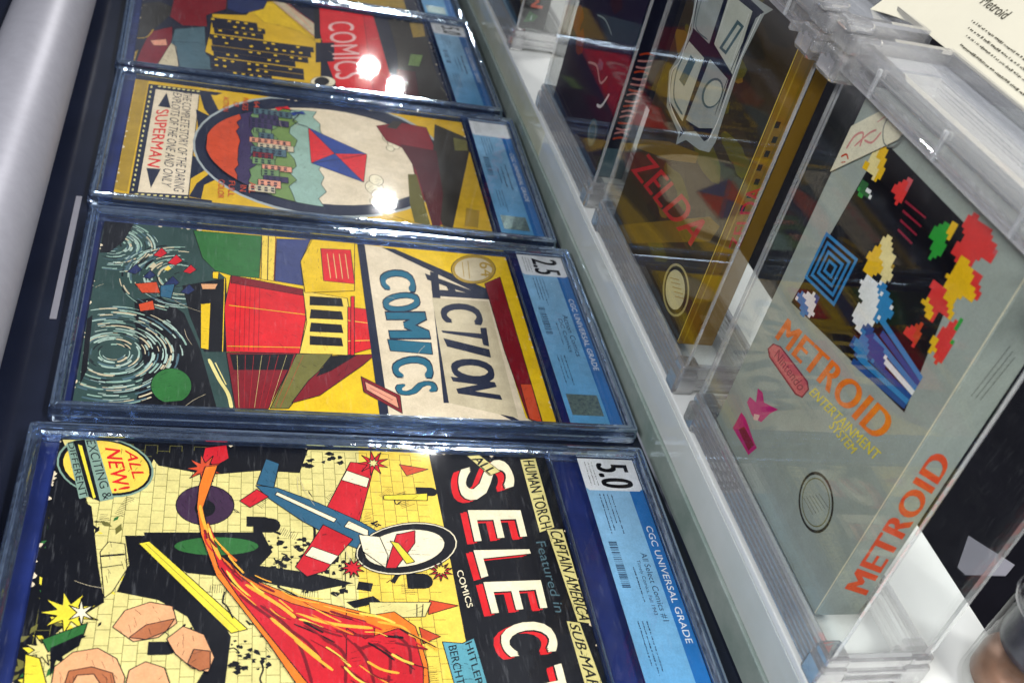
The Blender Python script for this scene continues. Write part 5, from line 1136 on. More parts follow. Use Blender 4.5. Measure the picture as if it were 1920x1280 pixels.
 ('P','gold',[(174.5,91.8),(174.4,94.7),(177.5,94.8),(177.6,91.9)]),
 ('P','gold',[(174.5,114),(174.4,116.9),(177.5,117),(177.6,114)]),
 ('P','gold',[(174.5,121.4),(174.4,124.4),(177.5,124.4),(177.6,121.5)]),
 ('P','gold',[(174.5,128.9),(174.4,131.9),(177.5,131.9),(177.6,129)]),
 ('P','midnight',[(183.4,82),(183.5,135.5),(194.4,135.9),(194.1,82.7)]),
 ('P','gold',[(185.6,100.9),(185.5,103.8),(188.5,103.9),(188.6,101)]),
 ('P','gold',[(185.7,108.3),(185.6,111.2),(188.5,111.3),(188.6,108.4)]),
 ('P','gold',[(185.7,115.6),(185.6,118.6),(188.6,118.6),(188.7,115.7)]),
 ('P','gold',[(185.7,123),(185.6,126),(188.6,126),(188.7,123.1)]),
 ('P','midnight',[(195.9,78.3),(196.1,119.2),(206.8,119.7),(206.4,79.1)]),
 ('P','gold',[(198.1,82.6),(198,85.5),(200.9,85.6),(201,82.8)]),
 ('P','gold',[(198.2,97),(198.1,99.9),(201,100),(201.1,97.1)]),
 ('P','gold',[(198.3,111.5),(198.2,114.4),(201.1,114.5),(201.2,111.6)]),
 ('P','navy',[(19.4,95.3),(3.8,136),(34.2,131.4),(54.3,110),(47.5,95.3)]),
 ('P','parch2',[(8.4,141),(3.5,154.1),(52.9,182.6),(88.7,182.4)]),
 ('L','red',1,[(10.7,143.5),(86,182)]),
 ('L','red',1,[(9,156.5),(52.9,182.6)]),
 ('L','salmon',0.9,[(13.3,153.7),(62.5,177)]),
 ('L','salmon',0.9,[(13.5,156.5),(66.7,178.5)]),
 ('L','salmon',0.9,[(13.7,159.4),(71,180.1)]),
 ('P','ink',[(2,183.9),(5.9,190.9),(85.7,191.6),(89.5,180.1)]),
 ('P','red',[(3.1,189.8),(7.9,247.8),(97,246.6),(185.5,249.3),(190.2,195.2),(137,189.4),(72.6,186.8)]),
 ('P','crimson',[(8.6,236.9),(7.9,247.8),(187.5,251.5),(185.7,229.9)]),
 ('P','midnight',[(97.9,180.8),(91.7,200),(134.8,196.9),(143.1,178.2)]),
 ('T','pinkish','COMICS',[(43.6,196.3),(173.7,195.2),(164.3,223.6),(32.3,224)],0.02,0),
 ('P','cream',[(178.9,194.8),(181.6,194.3),(184.3,193.3),(186.9,191.7),(189.2,189.7),(191.2,187.3),(192.8,184.8),(193.8,182.1),(194.2,179.5),(194.1,177.1),(193.3,174.9),(192,173.2),(190.3,171.9),(188.1,171.2),(185.6,171),(182.9,171.5),(180.2,172.5),(177.6,174),(175.2,176),(173.2,178.4),(171.6,180.9),(170.5,183.6),(170.1,186.3),(170.2,188.8),(171,191),(172.3,192.7),(174.1,194),(176.4,194.7)]),
 ('P','ink',[(179.3,188.9),(181.4,188.6),(183.4,187.9),(185.4,187),(187.1,185.7),(188.6,184.3),(189.6,182.8),(190.3,181.2),(190.5,179.6),(190.3,178.2),(189.6,176.9),(188.5,175.9),(187,175.1),(185.3,174.7),(183.3,174.6),(181.3,174.9),(179.2,175.6),(177.2,176.5),(175.5,177.7),(174,179.2),(172.9,180.7),(172.2,182.3),(172,183.9),(172.2,185.4),(172.9,186.7),(174,187.7),(175.5,188.5),(177.3,188.9)]),
 ('P','umber',[(11.9,263.8),(7.8,303.1),(109.3,299.6),(189,303),(194,255.5),(91.5,264)]),
 ('P','oldgold',[(13.4,287),(11.2,302.6),(43.5,300.9),(51.4,286.2)]),
 ('P','maroondk',[(132.5,259.2),(132.4,278.3),(186.3,274.8),(187.1,252.7)]),
 ('P','moss',[(92.8,278.2),(91.6,291.6),(119.6,283.8),(120.3,272.1)]),
],
'PIXELBOX': [
 ('Q','black',[(26.9,194.3),(16.6,94.2),(122.3,113),(106.2,194.6)]),
 ('T','orange','METROID',[(16.9,71),(117.5,90.3),(121.3,107.6),(19.8,86.5)],0.1,0),
 ('P','berry',[(15.4,62.3),(17.9,67.9),(24.9,71.5),(56.7,74.6),(60.6,72.3),(58.8,65.1),(52.7,62.1),(19.7,59.9)]),
 ('P','rose',[(16.7,63),(19.1,67.9),(25,70.7),(56,73.5),(59.4,71.7),(57.9,65.6),(52.7,63.2),(20.6,61.1)]),
 ('T','berry','Nintendo',[(23.3,63.2),(54.6,65.8),(57.4,72),(24.2,69.5)],0.02,0.1),
 ('T','lemon','ENTERTAINMENT',[(61.5,70.7),(122.3,83.4),(123.2,89.5),(64,76.6)],0.03,0),
 ('T','lemon','SYSTEM',[(85.4,70.2),(107.8,73.6),(109.4,78.8),(87.6,76.4)],0.03,0),
 ('L','silver',0.5,[(16,43.7),(51.1,50.4)]),
 ('L','silver',0.5,[(51.1,50.4),(41.5,7)]),
 ('L','silver',0.5,[(41.5,7),(16.6,5.4)]),
 ('L','silver',0.5,[(16.6,5.4),(16,43.7)]),
 ('P','magenta',[(22.7,40.3),(28.1,41.9),(32.9,39),(46.1,45.8),(41.4,38.5),(38.2,29.4),(31.2,26.1),(27.3,25.7),(19.5,27.1),(19.6,31.4),(26.8,33.6)]),
 ('P','magenta',[(18.8,19),(24.5,19.9),(40.4,16.7),(44.7,16.5),(41,7.5),(18,6.3)]),
 ('P','berry',[(23.2,10.1),(26.7,15.5),(41.5,15.6),(39.3,9.2)]),
 ('P','pinkish',[(29.6,27.7),(34.5,31.2),(35.1,27.6),(31.1,24.9)]),
 ('L','silver',0.6,[(21.2,20.1),(45.6,18.5)]),
],
'SPINETXT': [
 ('T','vermilion','METROID',[(21.8,11),(20.6,101.7),(6.7,109),(6.7,16.6)],0.1,0),
 ('L','ink',0.5,[(8.6,138.8),(11.7,165.7)]),
 ('L','ink',0.5,[(11.3,138),(14.5,163)]),
 ('L','ink',0.5,[(14.1,137.2),(17.3,160.2)]),
],
'SHIELD': [
 ('P','silver',[(8.9,173.2),(69,196.2),(111.4,201),(103.8,195),(98.3,166.5),(102.4,128.7),(104.3,115.1),(101.4,106.1),(88.3,100.7),(67,96.2),(56.2,86.7),(53.9,94.1),(24.5,98.5),(10.6,117.4),(16.8,132.2),(21.1,151.3)]),
 ('P','navyink',[(12.4,174.5),(66,195),(102.8,196.1),(96.2,189.9),(94.4,159.5),(95.1,127.2),(95,112.5),(90.6,107.8),(75.8,106.9),(60.8,98.9),(57.4,92.3),(55.6,97.4),(27.3,101.1),(15.1,118.3),(21.6,134.3),(24.2,151.5)]),
 ('P','silver',[(14.7,175.4),(50.3,186.9),(52.3,155.2),(23.8,153.6)]),
 ('P','paleshield',[(55.4,188.9),(89.7,191.3),(94.2,154.1),(58.6,157.9)]),
 ('P','paleshield',[(24.4,144.8),(52.4,145.8),(53.8,102.5),(24.8,103.6),(16.3,118.9),(21.6,134.3)]),
 ('P','silver',[(60.2,148.8),(91.6,149.6),(96.4,120),(78.4,110.6),(57.5,105.6)]),
 ('P','slate',[(91.5,138.6),(90.9,135.5),(89.2,132.2),(86.5,129.1),(82.9,126.5),(78.9,124.7),(74.9,123.9),(71.2,124.2),(68.2,125.5),(66.3,127.7),(65.6,130.6),(66.2,134),(68.1,137.3),(71,140.4),(74.7,142.9),(78.6,144.5),(82.6,145.2),(86.1,144.9),(88.9,143.6),(90.8,141.4)]),
 ('P','paleshield',[(89.9,138),(89.5,135.3),(88,132.5),(85.7,129.8),(82.8,127.7),(79.5,126.2),(76.1,125.5),(73,125.8),(70.6,126.9),(69,128.9),(68.4,131.4),(68.9,134.2),(70.5,137.1),(72.9,139.7),(75.9,141.8),(79.2,143.2),(82.5,143.8),(85.4,143.5),(87.8,142.3),(89.3,140.5)]),
 ('P','slate',[(76.1,180.7),(86.7,181),(77.7,159.3),(66.7,158.8)]),
 ('P','paleshield',[(78.7,178.7),(83.2,179),(75.8,161.2),(70.6,160.7)]),
 ('P','slate',[(33.1,139.4),(43,139.3),(39.2,120.2),(29.1,120.1)]),
 ('P','browngold',[(-0.6,61.2),(45.5,83.4),(89.9,99.2),(90.4,92.3),(54.5,74.6),(-1.5,54)]),
 ('P','browngold',[(15.5,-1.5),(130.6,78.1),(145.7,80.6),(141.6,67.2),(37.6,-5.9),(16.6,-11.1)]),
 ('P','sealgold',[(140.6,30.2),(142.7,27.7),(144.1,24.8),(144.8,21.8),(144.8,18.6),(144.1,15.4),(142.6,12.3),(140.5,9.5),(137.8,7),(134.5,4.9),(130.9,3.4),(127,2.5),(123,2.2),(119.1,2.6),(115.4,3.6),(112.1,5.3),(109.2,7.5),(107.1,10.1),(105.6,13.2),(104.9,16.4),(105,19.8),(106,23.1),(107.6,26.2),(110,29),(112.9,31.4),(116.2,33.3),(119.9,34.7),(123.7,35.4),(127.6,35.6),(131.4,35.1),(134.9,34),(138,32.4)]),
 ('P','umber',[(138.8,28.9),(140.7,26.6),(142,24),(142.7,21.2),(142.7,18.4),(142.1,15.5),(140.8,12.8),(139,10.3),(136.6,8.1),(133.8,6.3),(130.6,5),(127.1,4.3),(123.6,4.1),(120.1,4.5),(116.8,5.4),(113.8,7),(111.3,9),(109.3,11.4),(108,14.1),(107.3,17),(107.3,20),(108.1,22.9),(109.5,25.7),(111.5,28.1),(114,30.3),(117,31.9),(120.2,33.1),(123.6,33.7),(127.1,33.8),(130.4,33.3),(133.6,32.3),(136.4,30.8)]),
 ('P','sealcream',[(135.6,26.9),(137.4,24.6),(138.5,22.1),(138.9,19.5),(138.6,16.8),(137.6,14.1),(136,11.7),(133.7,9.6),(131,7.9),(127.9,6.8),(124.6,6.3),(121.3,6.4),(118.1,7.1),(115.2,8.4),(112.8,10.3),(111,12.6),(109.8,15.2),(109.4,18),(109.8,20.8),(110.9,23.5),(112.7,25.9),(115,27.9),(117.9,29.5),(121,30.5),(124.2,30.9),(127.5,30.8),(130.5,30),(133.3,28.7)]),
 ('L','oldgold',0.9,[(112.1,19.6),(124.2,26.3)]),
 ('L','oldgold',0.9,[(115.9,18.6),(127.9,25.3)]),
 ('L','oldgold',0.9,[(119.7,17.6),(131.6,24.2)]),
 ('L','oldgold',0.9,[(123.5,16.6),(135.3,23.2)]),
 ('L','oldgold',0.9,[(127.3,15.6),(139,22.2)]),
 ('T','redlogo','ZELDA',[(3.1,37.6),(122.6,50.9),(134.3,73.3),(15.9,60.8)],0.05,0.2),
 ('L','pix_white',0.9,[(14,172.9),(21.6,134.3),(15.1,118.3),(27.7,102.6),(58.6,97.8)]),
 ('L','pix_white',0.8,[(99.9,193.9),(95.8,158),(97.4,125),(94.6,109.9)]),
 ('L','navyink',0.8,[(95.2,193.5),(90.6,157.7),(91.5,126.5)]),
 ('L','slate',1.6,[(23.2,132.7),(21.9,120.3),(31.1,107.9),(50.6,105.7)]),
 ('L','pix_white',0.7,[(86.7,189.1),(88.6,156.8)]),
 ('L','slate',1,[(21.3,173.6),(26.4,155.8),(48.2,156.2)]),
 ('L','pix_white',0.6,[(57.9,187.8),(59.5,160)]),
],
'GOLDSPINE': [
 ('T','redlogo','ZELDA',[(14.2,70.8),(13.4,113.5),(3.5,112.3),(7.2,70)],0.08,0),
 ('L','ink',0.5,[(9.9,12),(12.5,17.6),(11.4,26.7)]),
 ('L','ink',0.5,[(10.4,29.2),(12,35.8)]),
 ('L','ink',0.5,[(7.6,51.7),(10.3,52)]),
 ('L','ink',0.5,[(8.4,64.1),(11.4,60.8)]),
],
}

# ------------------------------------------------------------------ the setting
shelf = struct(obj('shelf', box((-1.6, -.35, -.030), (.9, .3640, -.0118)), M['shelf']))
floor_back = struct(obj('rear_shelf', box((-1.6, .4890, -.032), (.9, 1.4, -.0122)), M['darkfloor']))

riser = thing('display_riser', 'long low white riser with pale green glossy front holding up the clear game cases', 'riser', loc=(-.3, .425, -.0118))
def at_riser(name, a, b, mat, bev=.0008):
    off = Vector((-.3, .425, -.0118))
    return obj(name, box(Vector(a) - off, Vector(b) - off, bev), M[mat], riser)
at_riser('riser_body', (-1.5, .3700, -.0118), (.55, .4870, .0330), 'riser_white')
at_riser('top_panel', (-1.5, .3662, .0332), (.55, .4880, .0380), 'riser_white')
at_riser('front_panel', (-.3765, .3666, .0086), (.55, .3696, .0328), 'riser_front')
fp = at_riser('front_panel', (-1.5, .3670, .0086), (-.3775, .3697, .0328), 'riser_cream'); fp['label'] = 'cream coloured stretch of the riser front'
at_riser('glass_edge_strip', (-1.5, .3650, -.0116), (.55, .3698, .0080), 'riser_green')

bm = bmesh.new()
n = 40
prof = [(.0315 * math.cos(2 * math.pi * i / n) * 1.0, .0315 * math.sin(2 * math.pi * i / n)) for i in range(n)]
ra = [bm.verts.new((-1.0, y, z)) for y, z in prof]; rb = [bm.verts.new((1.0, y, z)) for y, z in prof]
for i in range(n): bm.faces.new((ra[i], rb[i], rb[(i + 1) % n], ra[(i + 1) % n]))
bm.faces.new(ra); bm.faces.new(list(reversed(rb)))
rail = thing('showcase_rail', 'round pale satin aluminium rail running along the lower edge of the comic cases', 'rail', loc=(-.55, -.0515, .0200))
o = obj('rail_tube', bm, M['alu'], rail, smooth=False)
for p in o.data.polygons: p.use_smooth = len(p.vertices) == 4
for x in (-.75, 0.0, .75):
    obj('rail_bracket', box((x - .012, -.012, -.0318), (x + .012, .012, -.0295), .0006), M['tray'], rail)

strip = tag(obj('price_strip', box((-.073, -.0020, 0), (.073, .0020, .0006)), M['whitecard']), 'narrow blank white paper strip lying between the aluminium rail and a comic case', 'paper strip')
strip.location = (-.198, -.0040, -.0116)

# ------------------------------------------------------------------ graded comic slabs
SW, SH, ST = .2054, .356, .011
ROLL = .0276
PROF = [(0, .0005), (0, .0045), (.0006, .0052), (.0008, .0096), (.0015, .0109), (.0028, .0110), (.0034, .0099), (.0042, .0098), (.0049, .0108), (.0060, .0108), (.0067, .0096), (.0077, .0087), (.0084, .0087), (.0084, .0078), (.0070, .0060), (.0070, 0), (.0005, 0)]

def uv(u, v, z=0):
    return (u / 1000 - SW / 2, v / 1000 - SH / 2, z)

def chips(rect, seed, n=46):
    rng = random.Random(seed); o = []
    for _ in range(n):
        if rng.random() < .5: u, v = rng.choice((rect[0], rect[2])), rng.uniform(rect[1], rect[3])
        else: u, v = rng.uniform(rect[0], rect[2]), rng.choice((rect[1], rect[3]))
        a = rng.uniform(.5, 2.4)
        o.append(('P', 'parchment', [(u + a * rng.uniform(.4, 1) * math.cos(k * 1.05), v + a * rng.uniform(.4, 1) * math.sin(k * 1.05)) for k in range(6)]))
    for _ in range(7):   # creases
        u, v = rng.uniform(rect[0], rect[2]), rng.uniform(rect[1], rect[3]); t = rng.uniform(0, 6.28); l = rng.uniform(5, 22)
        o.append(('L', 'parch2', .22, [(u, v), (u + l * .5 * math.cos(t + .1), v + l * .5 * math.sin(t + .1)), (u + l * math.cos(t), v + l * math.sin(t))]))
    return o

def slab(pose, rect, art, label_items, label, pages='pages', holo=True, seed=0):
    x, y, a = pose; c, s = math.cos(a), math.sin(a)
    e1 = Vector((c, s, -ROLL)).normalized(); e2 = Vector((-s, c, 0)); nn = e1.cross(e2)
    mt = Matrix((e1, e2, nn)).transposed().to_4x4()
    mt.translation = Vector((x, y, SW * ROLL)) + e1 * (SW / 2) + e2 * (SH / 2) - nn * ST
    t = thing('comic_case', label, 'comic case', mt, group='graded comic cases laid side by side')
    obj('case_rim', rim_mesh(SW / 2, SH / 2, PROF, .004), M['rim'], t)
    pane('front_window', (-SW / 2 + .0082, -SH / 2 + .0082, .0082), (SW / 2 - .0082, SH / 2 - .0082, .0088), 2, t, ('window', 'rim'))
    obj('back_panel', box((-SW / 2 + .0073, -SH / 2 + .0073, .0006), (SW / 2 - .0073, SH / 2 - .0073, .0016)), M['tray'], t)
    # inner sleeve ridge between comic and label
    obj('inner_divider', box((-SW / 2 + .0090, (rect[3] + 2.0) / 1000 - SH / 2, .0018), (SW / 2 - .0090, (rect[3] + 3.6) / 1000 - SH / 2, .0060), .0004), M['rim'], t)
    u0, v0, u1, v1 = rect
    book = obj('comic_book', box(uv(u0, v0, .0020), uv(u1, v1, .0050), .0002), M['pages'], t)
    draw(list(art) + chips(rect, int(abs(x) * 1000)), lambda u, v, l: uv(u, v, .00512 + l), book, clip=rect)
    lab = inked(obj('grade_label', box(uv(9, 311, .0066), uv(196.4, 347.4, .0069)), M['print'], t), 'labelblue')
    draw(label_items, lambda u, v, l: uv(u, v, .00698 + l), lab, ('label_print', 'label_lettering'), clip=(9, 311, 196.4, 347.4))
    if holo:
        obj('hologram_sticker', box(uv(168, 314, .00715), uv(188, 336, .00735), .0001), M['holo'], lab)
    return t

def label_art(grade, title, sub, seed):
    rng = random.Random(seed); o = []
    cols = ['labelblue', 'labelblue', 'labelmid', 'labelmid', 'labelmid']
    # soft printed wash: slightly bluer towards the right end
    for k in range(24):
        nm = 'label_wash_%d' % k; t = k / 23
        INK[nm] = tuple(a + (c - a) * t for a, c in zip(INK['labelblue'], INK['labelmid']))
        o.append(('R', nm, (35 + k * 6.73, 311, 35 + (k + 1) * 6.73, 339)))
    o.append(('R', 'labeldeep', (34, 338.5, 196.4, 347.4)))
    o.append(('P', 'labelwhite', [(9, 311), (33, 311), (35, 313), (35, 345), (33, 347.4), (9, 347.4)]))
    if grade: o.append(rect_text(grade, 12.5, 322, 33, 342.5, 'ink', .06))
    for k in range(3): o += dashes(12, 31, 319.2 - k * 2.2, .8, 'greyline', rng)
    for k in range(4): o += dashes(38, rng.uniform(60, 72), 325.5 - k * 2.5, .9, 'labelink', rng)
    o.append(rect_text('CGC UNIVERSAL GRADE', 62, 341, 142, 345, 'labelwhite', .02))
    if title:
        o.append(rect_text(title, 82, 331.6, 128, 335.6, 'labelink', .02)); o.append(rect_text(sub, 87, 327.4, 124, 330.2, 'labelink', .005))
    else:
        o += dashes(84, 126, 332, 2.2, 'labelink', rng); o += dashes(88, 122, 328, 1.4, 'labelink', rng)
    o += dashes(92, 116, 324.4, 1.0, 'labelink', rng)
    for k in range(26):  # bar code
        o.append(('R', 'labelink', (74 + k * 1.25, 314.5, 74 + k * 1.25 + rng.choice((.3, .5, .8)), 319.5)))
    for k in range(3): o += dashes(128, rng.uniform(150, 162), 322 - k * 2.6, .9, 'labelink', rng)
    return o

RECT = {5: (8, 17, 197.5, 291), 4: (12, 12, 197.5, 302), 3: (11, 17, 198, 304), 2: (11, 15, 198, 304)}
art4 = list(ART['ACTION'])
rng = random.Random(11)
scr = []
for i in range(900):   # loose light brush strokes curling over the dark rubble at the foot of the cover
    cu_, cv_, rm = rng.choice(((150, 30, 44), (150, 30, 44), (70, 66, 40), (40, 20, 30)))
    r = rm * math.sqrt(rng.uniform(.02, 1)); a0 = rng.uniform(0, 6.28); da = rng.uniform(.25, 1.0) * min(1, 16 / r)
    p = [(cu_ + r * math.cos(a0 + da * k / 3) * (1 + .05 * math.sin(3 * a0)), cv_ + r * math.sin(a0 + da * k / 3)) for k in range(4)]
    if any(q[1] < 13 or q[1] > 72 or q[0] < 14 or q[0] > 195 for q in p): continue
    scr.append(('L', rng.choice(('mint', 'mint', 'parch2', 'slate', 'celadon', 'ink')), rng.uniform(.4, 1.3), p))
art4[4:4] = scr
art5 = list(ART['SELECT'])
bi = [i for i, it in enumerate(art5) if it[0] == 'BRICK'][0]
rng = random.Random(77)
for k in range(26):   # shaded patches of parallel pen strokes
    u, v = rng.uniform(20, 196), rng.uniform(30, 208); t = rng.uniform(0, 3.14); n_ = rng.randint(6, 14); l = rng.uniform(4, 10)
    for q in range(n_):
        x_, y_ = u + q * 1.1 * math.sin(t), v - q * 1.1 * math.cos(t); e = l * rng.uniform(.5, 1)
        art5.insert(bi + 1, ('L', 'ink', rng.uniform(.3, .6), [(x_, y_), (x_ + e * math.cos(t), y_ + e * math.sin(t))]))
for k in range(9):    # dark arched openings in the wall
    u, v = rng.choice(((60, 120), (88, 96), (116, 128), (150, 150), (176, 118), (168, 190), (40, 200), (190, 60), (140, 70), (100, 200))); u += rng.uniform(-6, 6); v += rng.uniform(-8, 8); w_ = rng.uniform(3, 5.5)
    art5.insert(bi + 1, ('P', 'ink', [(u - w_, v), (u + w_, v)] + [(u + w_ * math.cos(a_ * .52), v + 9 + w_ * math.sin(a_ * .52)) for a_ in range(7)]))
for k in range(120):  # leaves low on the cover
    u, v = rng.uniform(60, 196), 19 + abs(rng.gauss(0, 14)); a_ = rng.uniform(0, 6.28); l = rng.uniform(3, 8); w_ = l * .22
    dx, dy = math.cos(a_), math.sin(a_)
    art5.insert(bi + 2, ('P', rng.choice(('ink', 'ink', 'forest', 'lemon', 'olive')), [(u, v), (u + dx * l * .5 - dy * w_, v + dy * l * .5 + dx * w_), (u + dx * l, v + dy * l), (u + dx * l * .5 + dy * w_, v + dy * l * .5 - dx * w_)]))
for k in range(70):   # pen clutter over the brickwork
    u, v = rng.uniform(40, 196), rng.uniform(70, 205); p = [(u, v)]
    for _ in range(3): p.append((p[-1][0] + rng.uniform(-3, 3), p[-1][1] + rng.uniform(-3, 3)))
    art5.insert(bi + 1, ('L', 'ink', rng.uniform(.4, 1.6), p))
art5 = art5[:3] + inked_art(art5[3:], 4, ('sage',))
art4 = art4[:3] + inked_art(art4[3:], 5, ('parchment', 'parch2', 'ocean'))
art3 = ART['OVAL'][:1] + inked_art(ART['OVAL'][1:], 6, ('parchment', 'silver', 'umber', 'olivedk', 'maroondk', 'oldgold'), .5, 3.0)
art2 = ART['BAND'][:1] + inked_art(ART['BAND'][1:], 7, (), .5, 3.0)
slab((-.0153, -.0027, -.0148), RECT[5], art5, label_art('5.0', 'All Select Comics #1', 'Timely Comics, Fall 1943', 1),
     'clear comic case graded 5.0, cover titled SELECT in big cream letters', holo=False)
slab((-.2365, .0053, -.0058), RECT[4], art4, label_art('2.5', 'Action Comics', 'DC Comics', 2),
     'clear comic case graded 2.5, cover titled ACTION COMICS with a red block')
slab((-.4624, .0055, -.0168), RECT[3], art3, label_art('', '', '', 3),
     'clear comic case whose mustard cover has a navy ringed oval picture panel')
slab((-.6851, .0015, .0056), RECT[2], art2, label_art('5.0', '', '', 4),
     'clear comic case whose dark cover has a red title band lettered COMICS', holo=False)
far_art = [('R', 'midnight', (11, 15, 198, 304)), ('P', 'maroon', [(80, 20), (190, 40), (198, 150), (120, 120)]), ('R', 'oldgold', (90, 200, 198, 290)), ('P', 'slate', [(120, 120), (198, 150), (198, 200), (100, 190)])]
slab((-.9080, .0020, .0020), (11, 15, 198, 304), far_art, label_art('', '', '', 5), 'clear comic case lying next beyond the comic with the red title band')

# ------------------------------------------------------------------ boxed games and their clear cases
def carton(x0, x1, y0, depth, z0, h, col, side_col, label, name='game_box'):
    t = thing(name, label, 'game box', loc=((x0 + x1) / 2, y0 + depth / 2, z0), group='boxed games in clear cases')
    hw = (x1 - x0) / 2
    o = inked(obj('carton', box((-hw, -depth / 2, 0), (hw, depth / 2, h), .0006), M['carton'], t), col)
    if side_col:
        me = o.data; at = me.color_attributes['ink']
        for p in me.polygons:
            if p.normal.x > .8:
                for li in p.loop_indices: at.data[li].color = (*INK[side_col], 1)
    return t, o, lambda u, v, l: (-hw + u / 1000, -depth / 2 - .00012 - l, v / 1000), lambda u, v, l: (hw + .00012 + l, -depth / 2 + u / 1000, v / 1000)

INK['silvergrey'] = hexlin('a0aaa4'); INK['boxgold'] = hexlin('8c6a1e'); INK['boxbrown'] = hexlin('3d3324'); INK['spinegreen'] = hexlin('8d9a88')

def cells(rng, cx, cy, w, h, cols, cell=2.3, fill=.62):
    """a loose block of square picture cells"""
    o = []; nx, ny = int(w / cell), int(h / cell)
    ph = rng.uniform(0, 6.28)
    for i in range(nx):
        for j in range(ny):
            ex, ey = (i + .5) / nx * 2 - 1, (j + .5) / ny * 2 - 1; th = math.atan2(ey, ex)
            lim = .80 + .16 * math.sin(3 * th + ph) + .10 * math.sin(5 * th + 2 * ph) + rng.uniform(-.06, .06)
            if math.hypot(ex, ey) < lim:
                k = int(((ex * .5 + .5) * .55 + (ey * .5 + .5) * .45 + rng.uniform(-.05, .05)) * len(cols))
                c = cols[min(max(k, 0), len(cols) - 1)]
                x = cx - w / 2 + i * cell; y = cy - h / 2 + j * cell + (x - 17) * .17
                o.append(('P', c, [(x, y), (x + cell * 1.01, y + .17 * cell), (x + cell * 1.01, y + cell * 1.17), (x, y + cell)]))
    return o

rng = random.Random(5)
px = [it for it in ART['PIXELBOX']]
sq = lambda x, y, r, c: ('P', c, [(x - r, y - r * 1.05), (x + r, y - r * .75), (x + r, y + r * 1.05), (x - r, y + r * .75)])
mos = []
mos += cells(rng, 30, 182, 18, 20, ['pix_yellow', 'pix_cream', 'pix_yellow', 'black'], 2.0)
mos += cells(rng, 30, 168, 14, 9, ['pix_green', 'forest', 'pix_white'], 2.0, .3)
mos += cells(rng, 54, 178, 13, 15, ['pix_red', 'pix_red', 'rose'], 2.0)
for k in range(4): mos.append(('P', 'berry', [(59 + k * 1.5, 181 - k * 4), (76, 183 - k * 4.4), (76, 183.9 - k * 4.4), (59 + k * 1.5, 182.2 - k * 4)]))
mos += cells(rng, 63, 145, 24, 24, ['pix_yellow', 'pix_yellow', 'pix_cream', 'oldgold'], 2.0)
for r, c in ((15.5, 'pix_blue'), (13.6, 'black'), (11.7, 'pix_blue'), (9.8, 'black'), (7.9, 'pix_blue'), (6, 'black'), (4.2, 'pix_blue'), (2.4, 'black')): mos.append(sq(33, 127, r, c))
mos += cells(rng, 29, 101, 26, 16, ['pix_white', 'pix_blue', 'pix_white', 'pix_navy'], 2.2)
for k in range(7): mos.append(('P', ('pix_navy', 'pix_blue', 'pix_navy', 'pix_white', 'pix_blue', 'pix_navy', 'pix_blue')[k], [(78 + (k % 3) * 4, 104 + k * 4.6), (121, 114 + k * 2.6), (121, 116.6 + k * 2.6), (78 + (k % 3) * 4, 107.2 + k * 4.6)]))
mos += cells(rng, 72, 124, 30, 34, ['pix_blue', 'pix_white', 'pix_white', 'pix_blue', 'pix_white'], 2.0, .45)
mos += cells(rng, 84, 106, 34, 20, ['pix_navy', 'pix_blue', 'pix_navy', 'pix_white'], 2.0, .35)
mos += cells(rng, 90, 170, 14, 22, ['pix_green', 'pix_green', 'pix_yellow'], 2.0, .7)
mos += cells(rng, 108, 176, 26, 26, ['pix_red', 'pix_red', 'pix_red', 'rose'], 2.0, .85)
mos += cells(rng, 113, 160, 24, 22, ['pix_yellow', 'pix_yellow', 'pix_red'], 2.0, .8)
mos += cells(rng, 107, 146, 22, 18, ['pix_yellow', 'pix_red', 'pix_yellow'], 2.0, .6)
mos += cells(rng, 121, 134, 14, 26, ['pix_yellow', 'pix_red', 'pix_green'], 2.0, .55)
mos += cells(rng, 104, 128, 12, 12, ['pix_red', 'rust'], 2.0, .6)
px[1:1] = mos

BT, BO, bf, bs = carton(.0191, .1593, .3744, .0245, .0560, .2125, 'silvergrey', 'silvergrey', 'silver game box titled METROID with a black picture square of bright pixel blocks')
shift = lambda f: (lambda u, v, l: f(u, v + 3.9, l))
seal = []
for r, c in ((1.0, 'umber'), (.90, 'silvergrey'), (.80, 'olive'), (.76, 'silvergrey')):
    seal.append(('P', c, [(103 + 15 * r * math.cos(t * math.pi / 16), 36 + 15 * r * math.sin(t * math.pi / 16)) for t in range(32)]))
for k in range(6): seal.append(('L', 'umber', .5, [(94 + k * 1.6, 30 + k * 2.2), (106 + k * 1.2, 30 + k * 2.4)]))
px.append(('R', 'cardcream', (139.0, -3, 139.7, 208)))  # highlight on the front-right carton edge, painted as a pale strip
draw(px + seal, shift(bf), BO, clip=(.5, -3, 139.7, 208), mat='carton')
draw(ART['SPINETXT'], shift(bs), BO, ('spine_print', 'spine_lettering'), clip=(.8, -3, 23.7, 208), mat='carton')
st = [('P', 'cardcream', [(1.0, 163), (1.0, 188), (20.4, 208), (39.5, 208), (37, 200)]), ('L', 'greyline', .8, [(24, 206), (24, 199), (30, 194), (37, 197), (39, 204)]),
      ('L', 'faintred', 1.2, [(5, 178), (7, 186), (12, 190), (14, 184)]), ('L', 'faintred', 1.0, [(10, 182), (16, 192), (20, 196)]), ('L', 'faintred', 1.1, [(15, 188), (21, 190), (24, 197)]), ('L', 'faintred', .9, [(18, 199), (22, 204)]),
      ('L', 'rust', 1.0, [(4, 173), (7, 176), (10, 175)]), ('L', 'rust', 1.0, [(6, 171), (9, 173)])]
draw(st, lambda u, v, l: shift(bf)(u, v, l + .0012), BO, ('price_sticker', None), clip=(.8, 0, 139, 208))

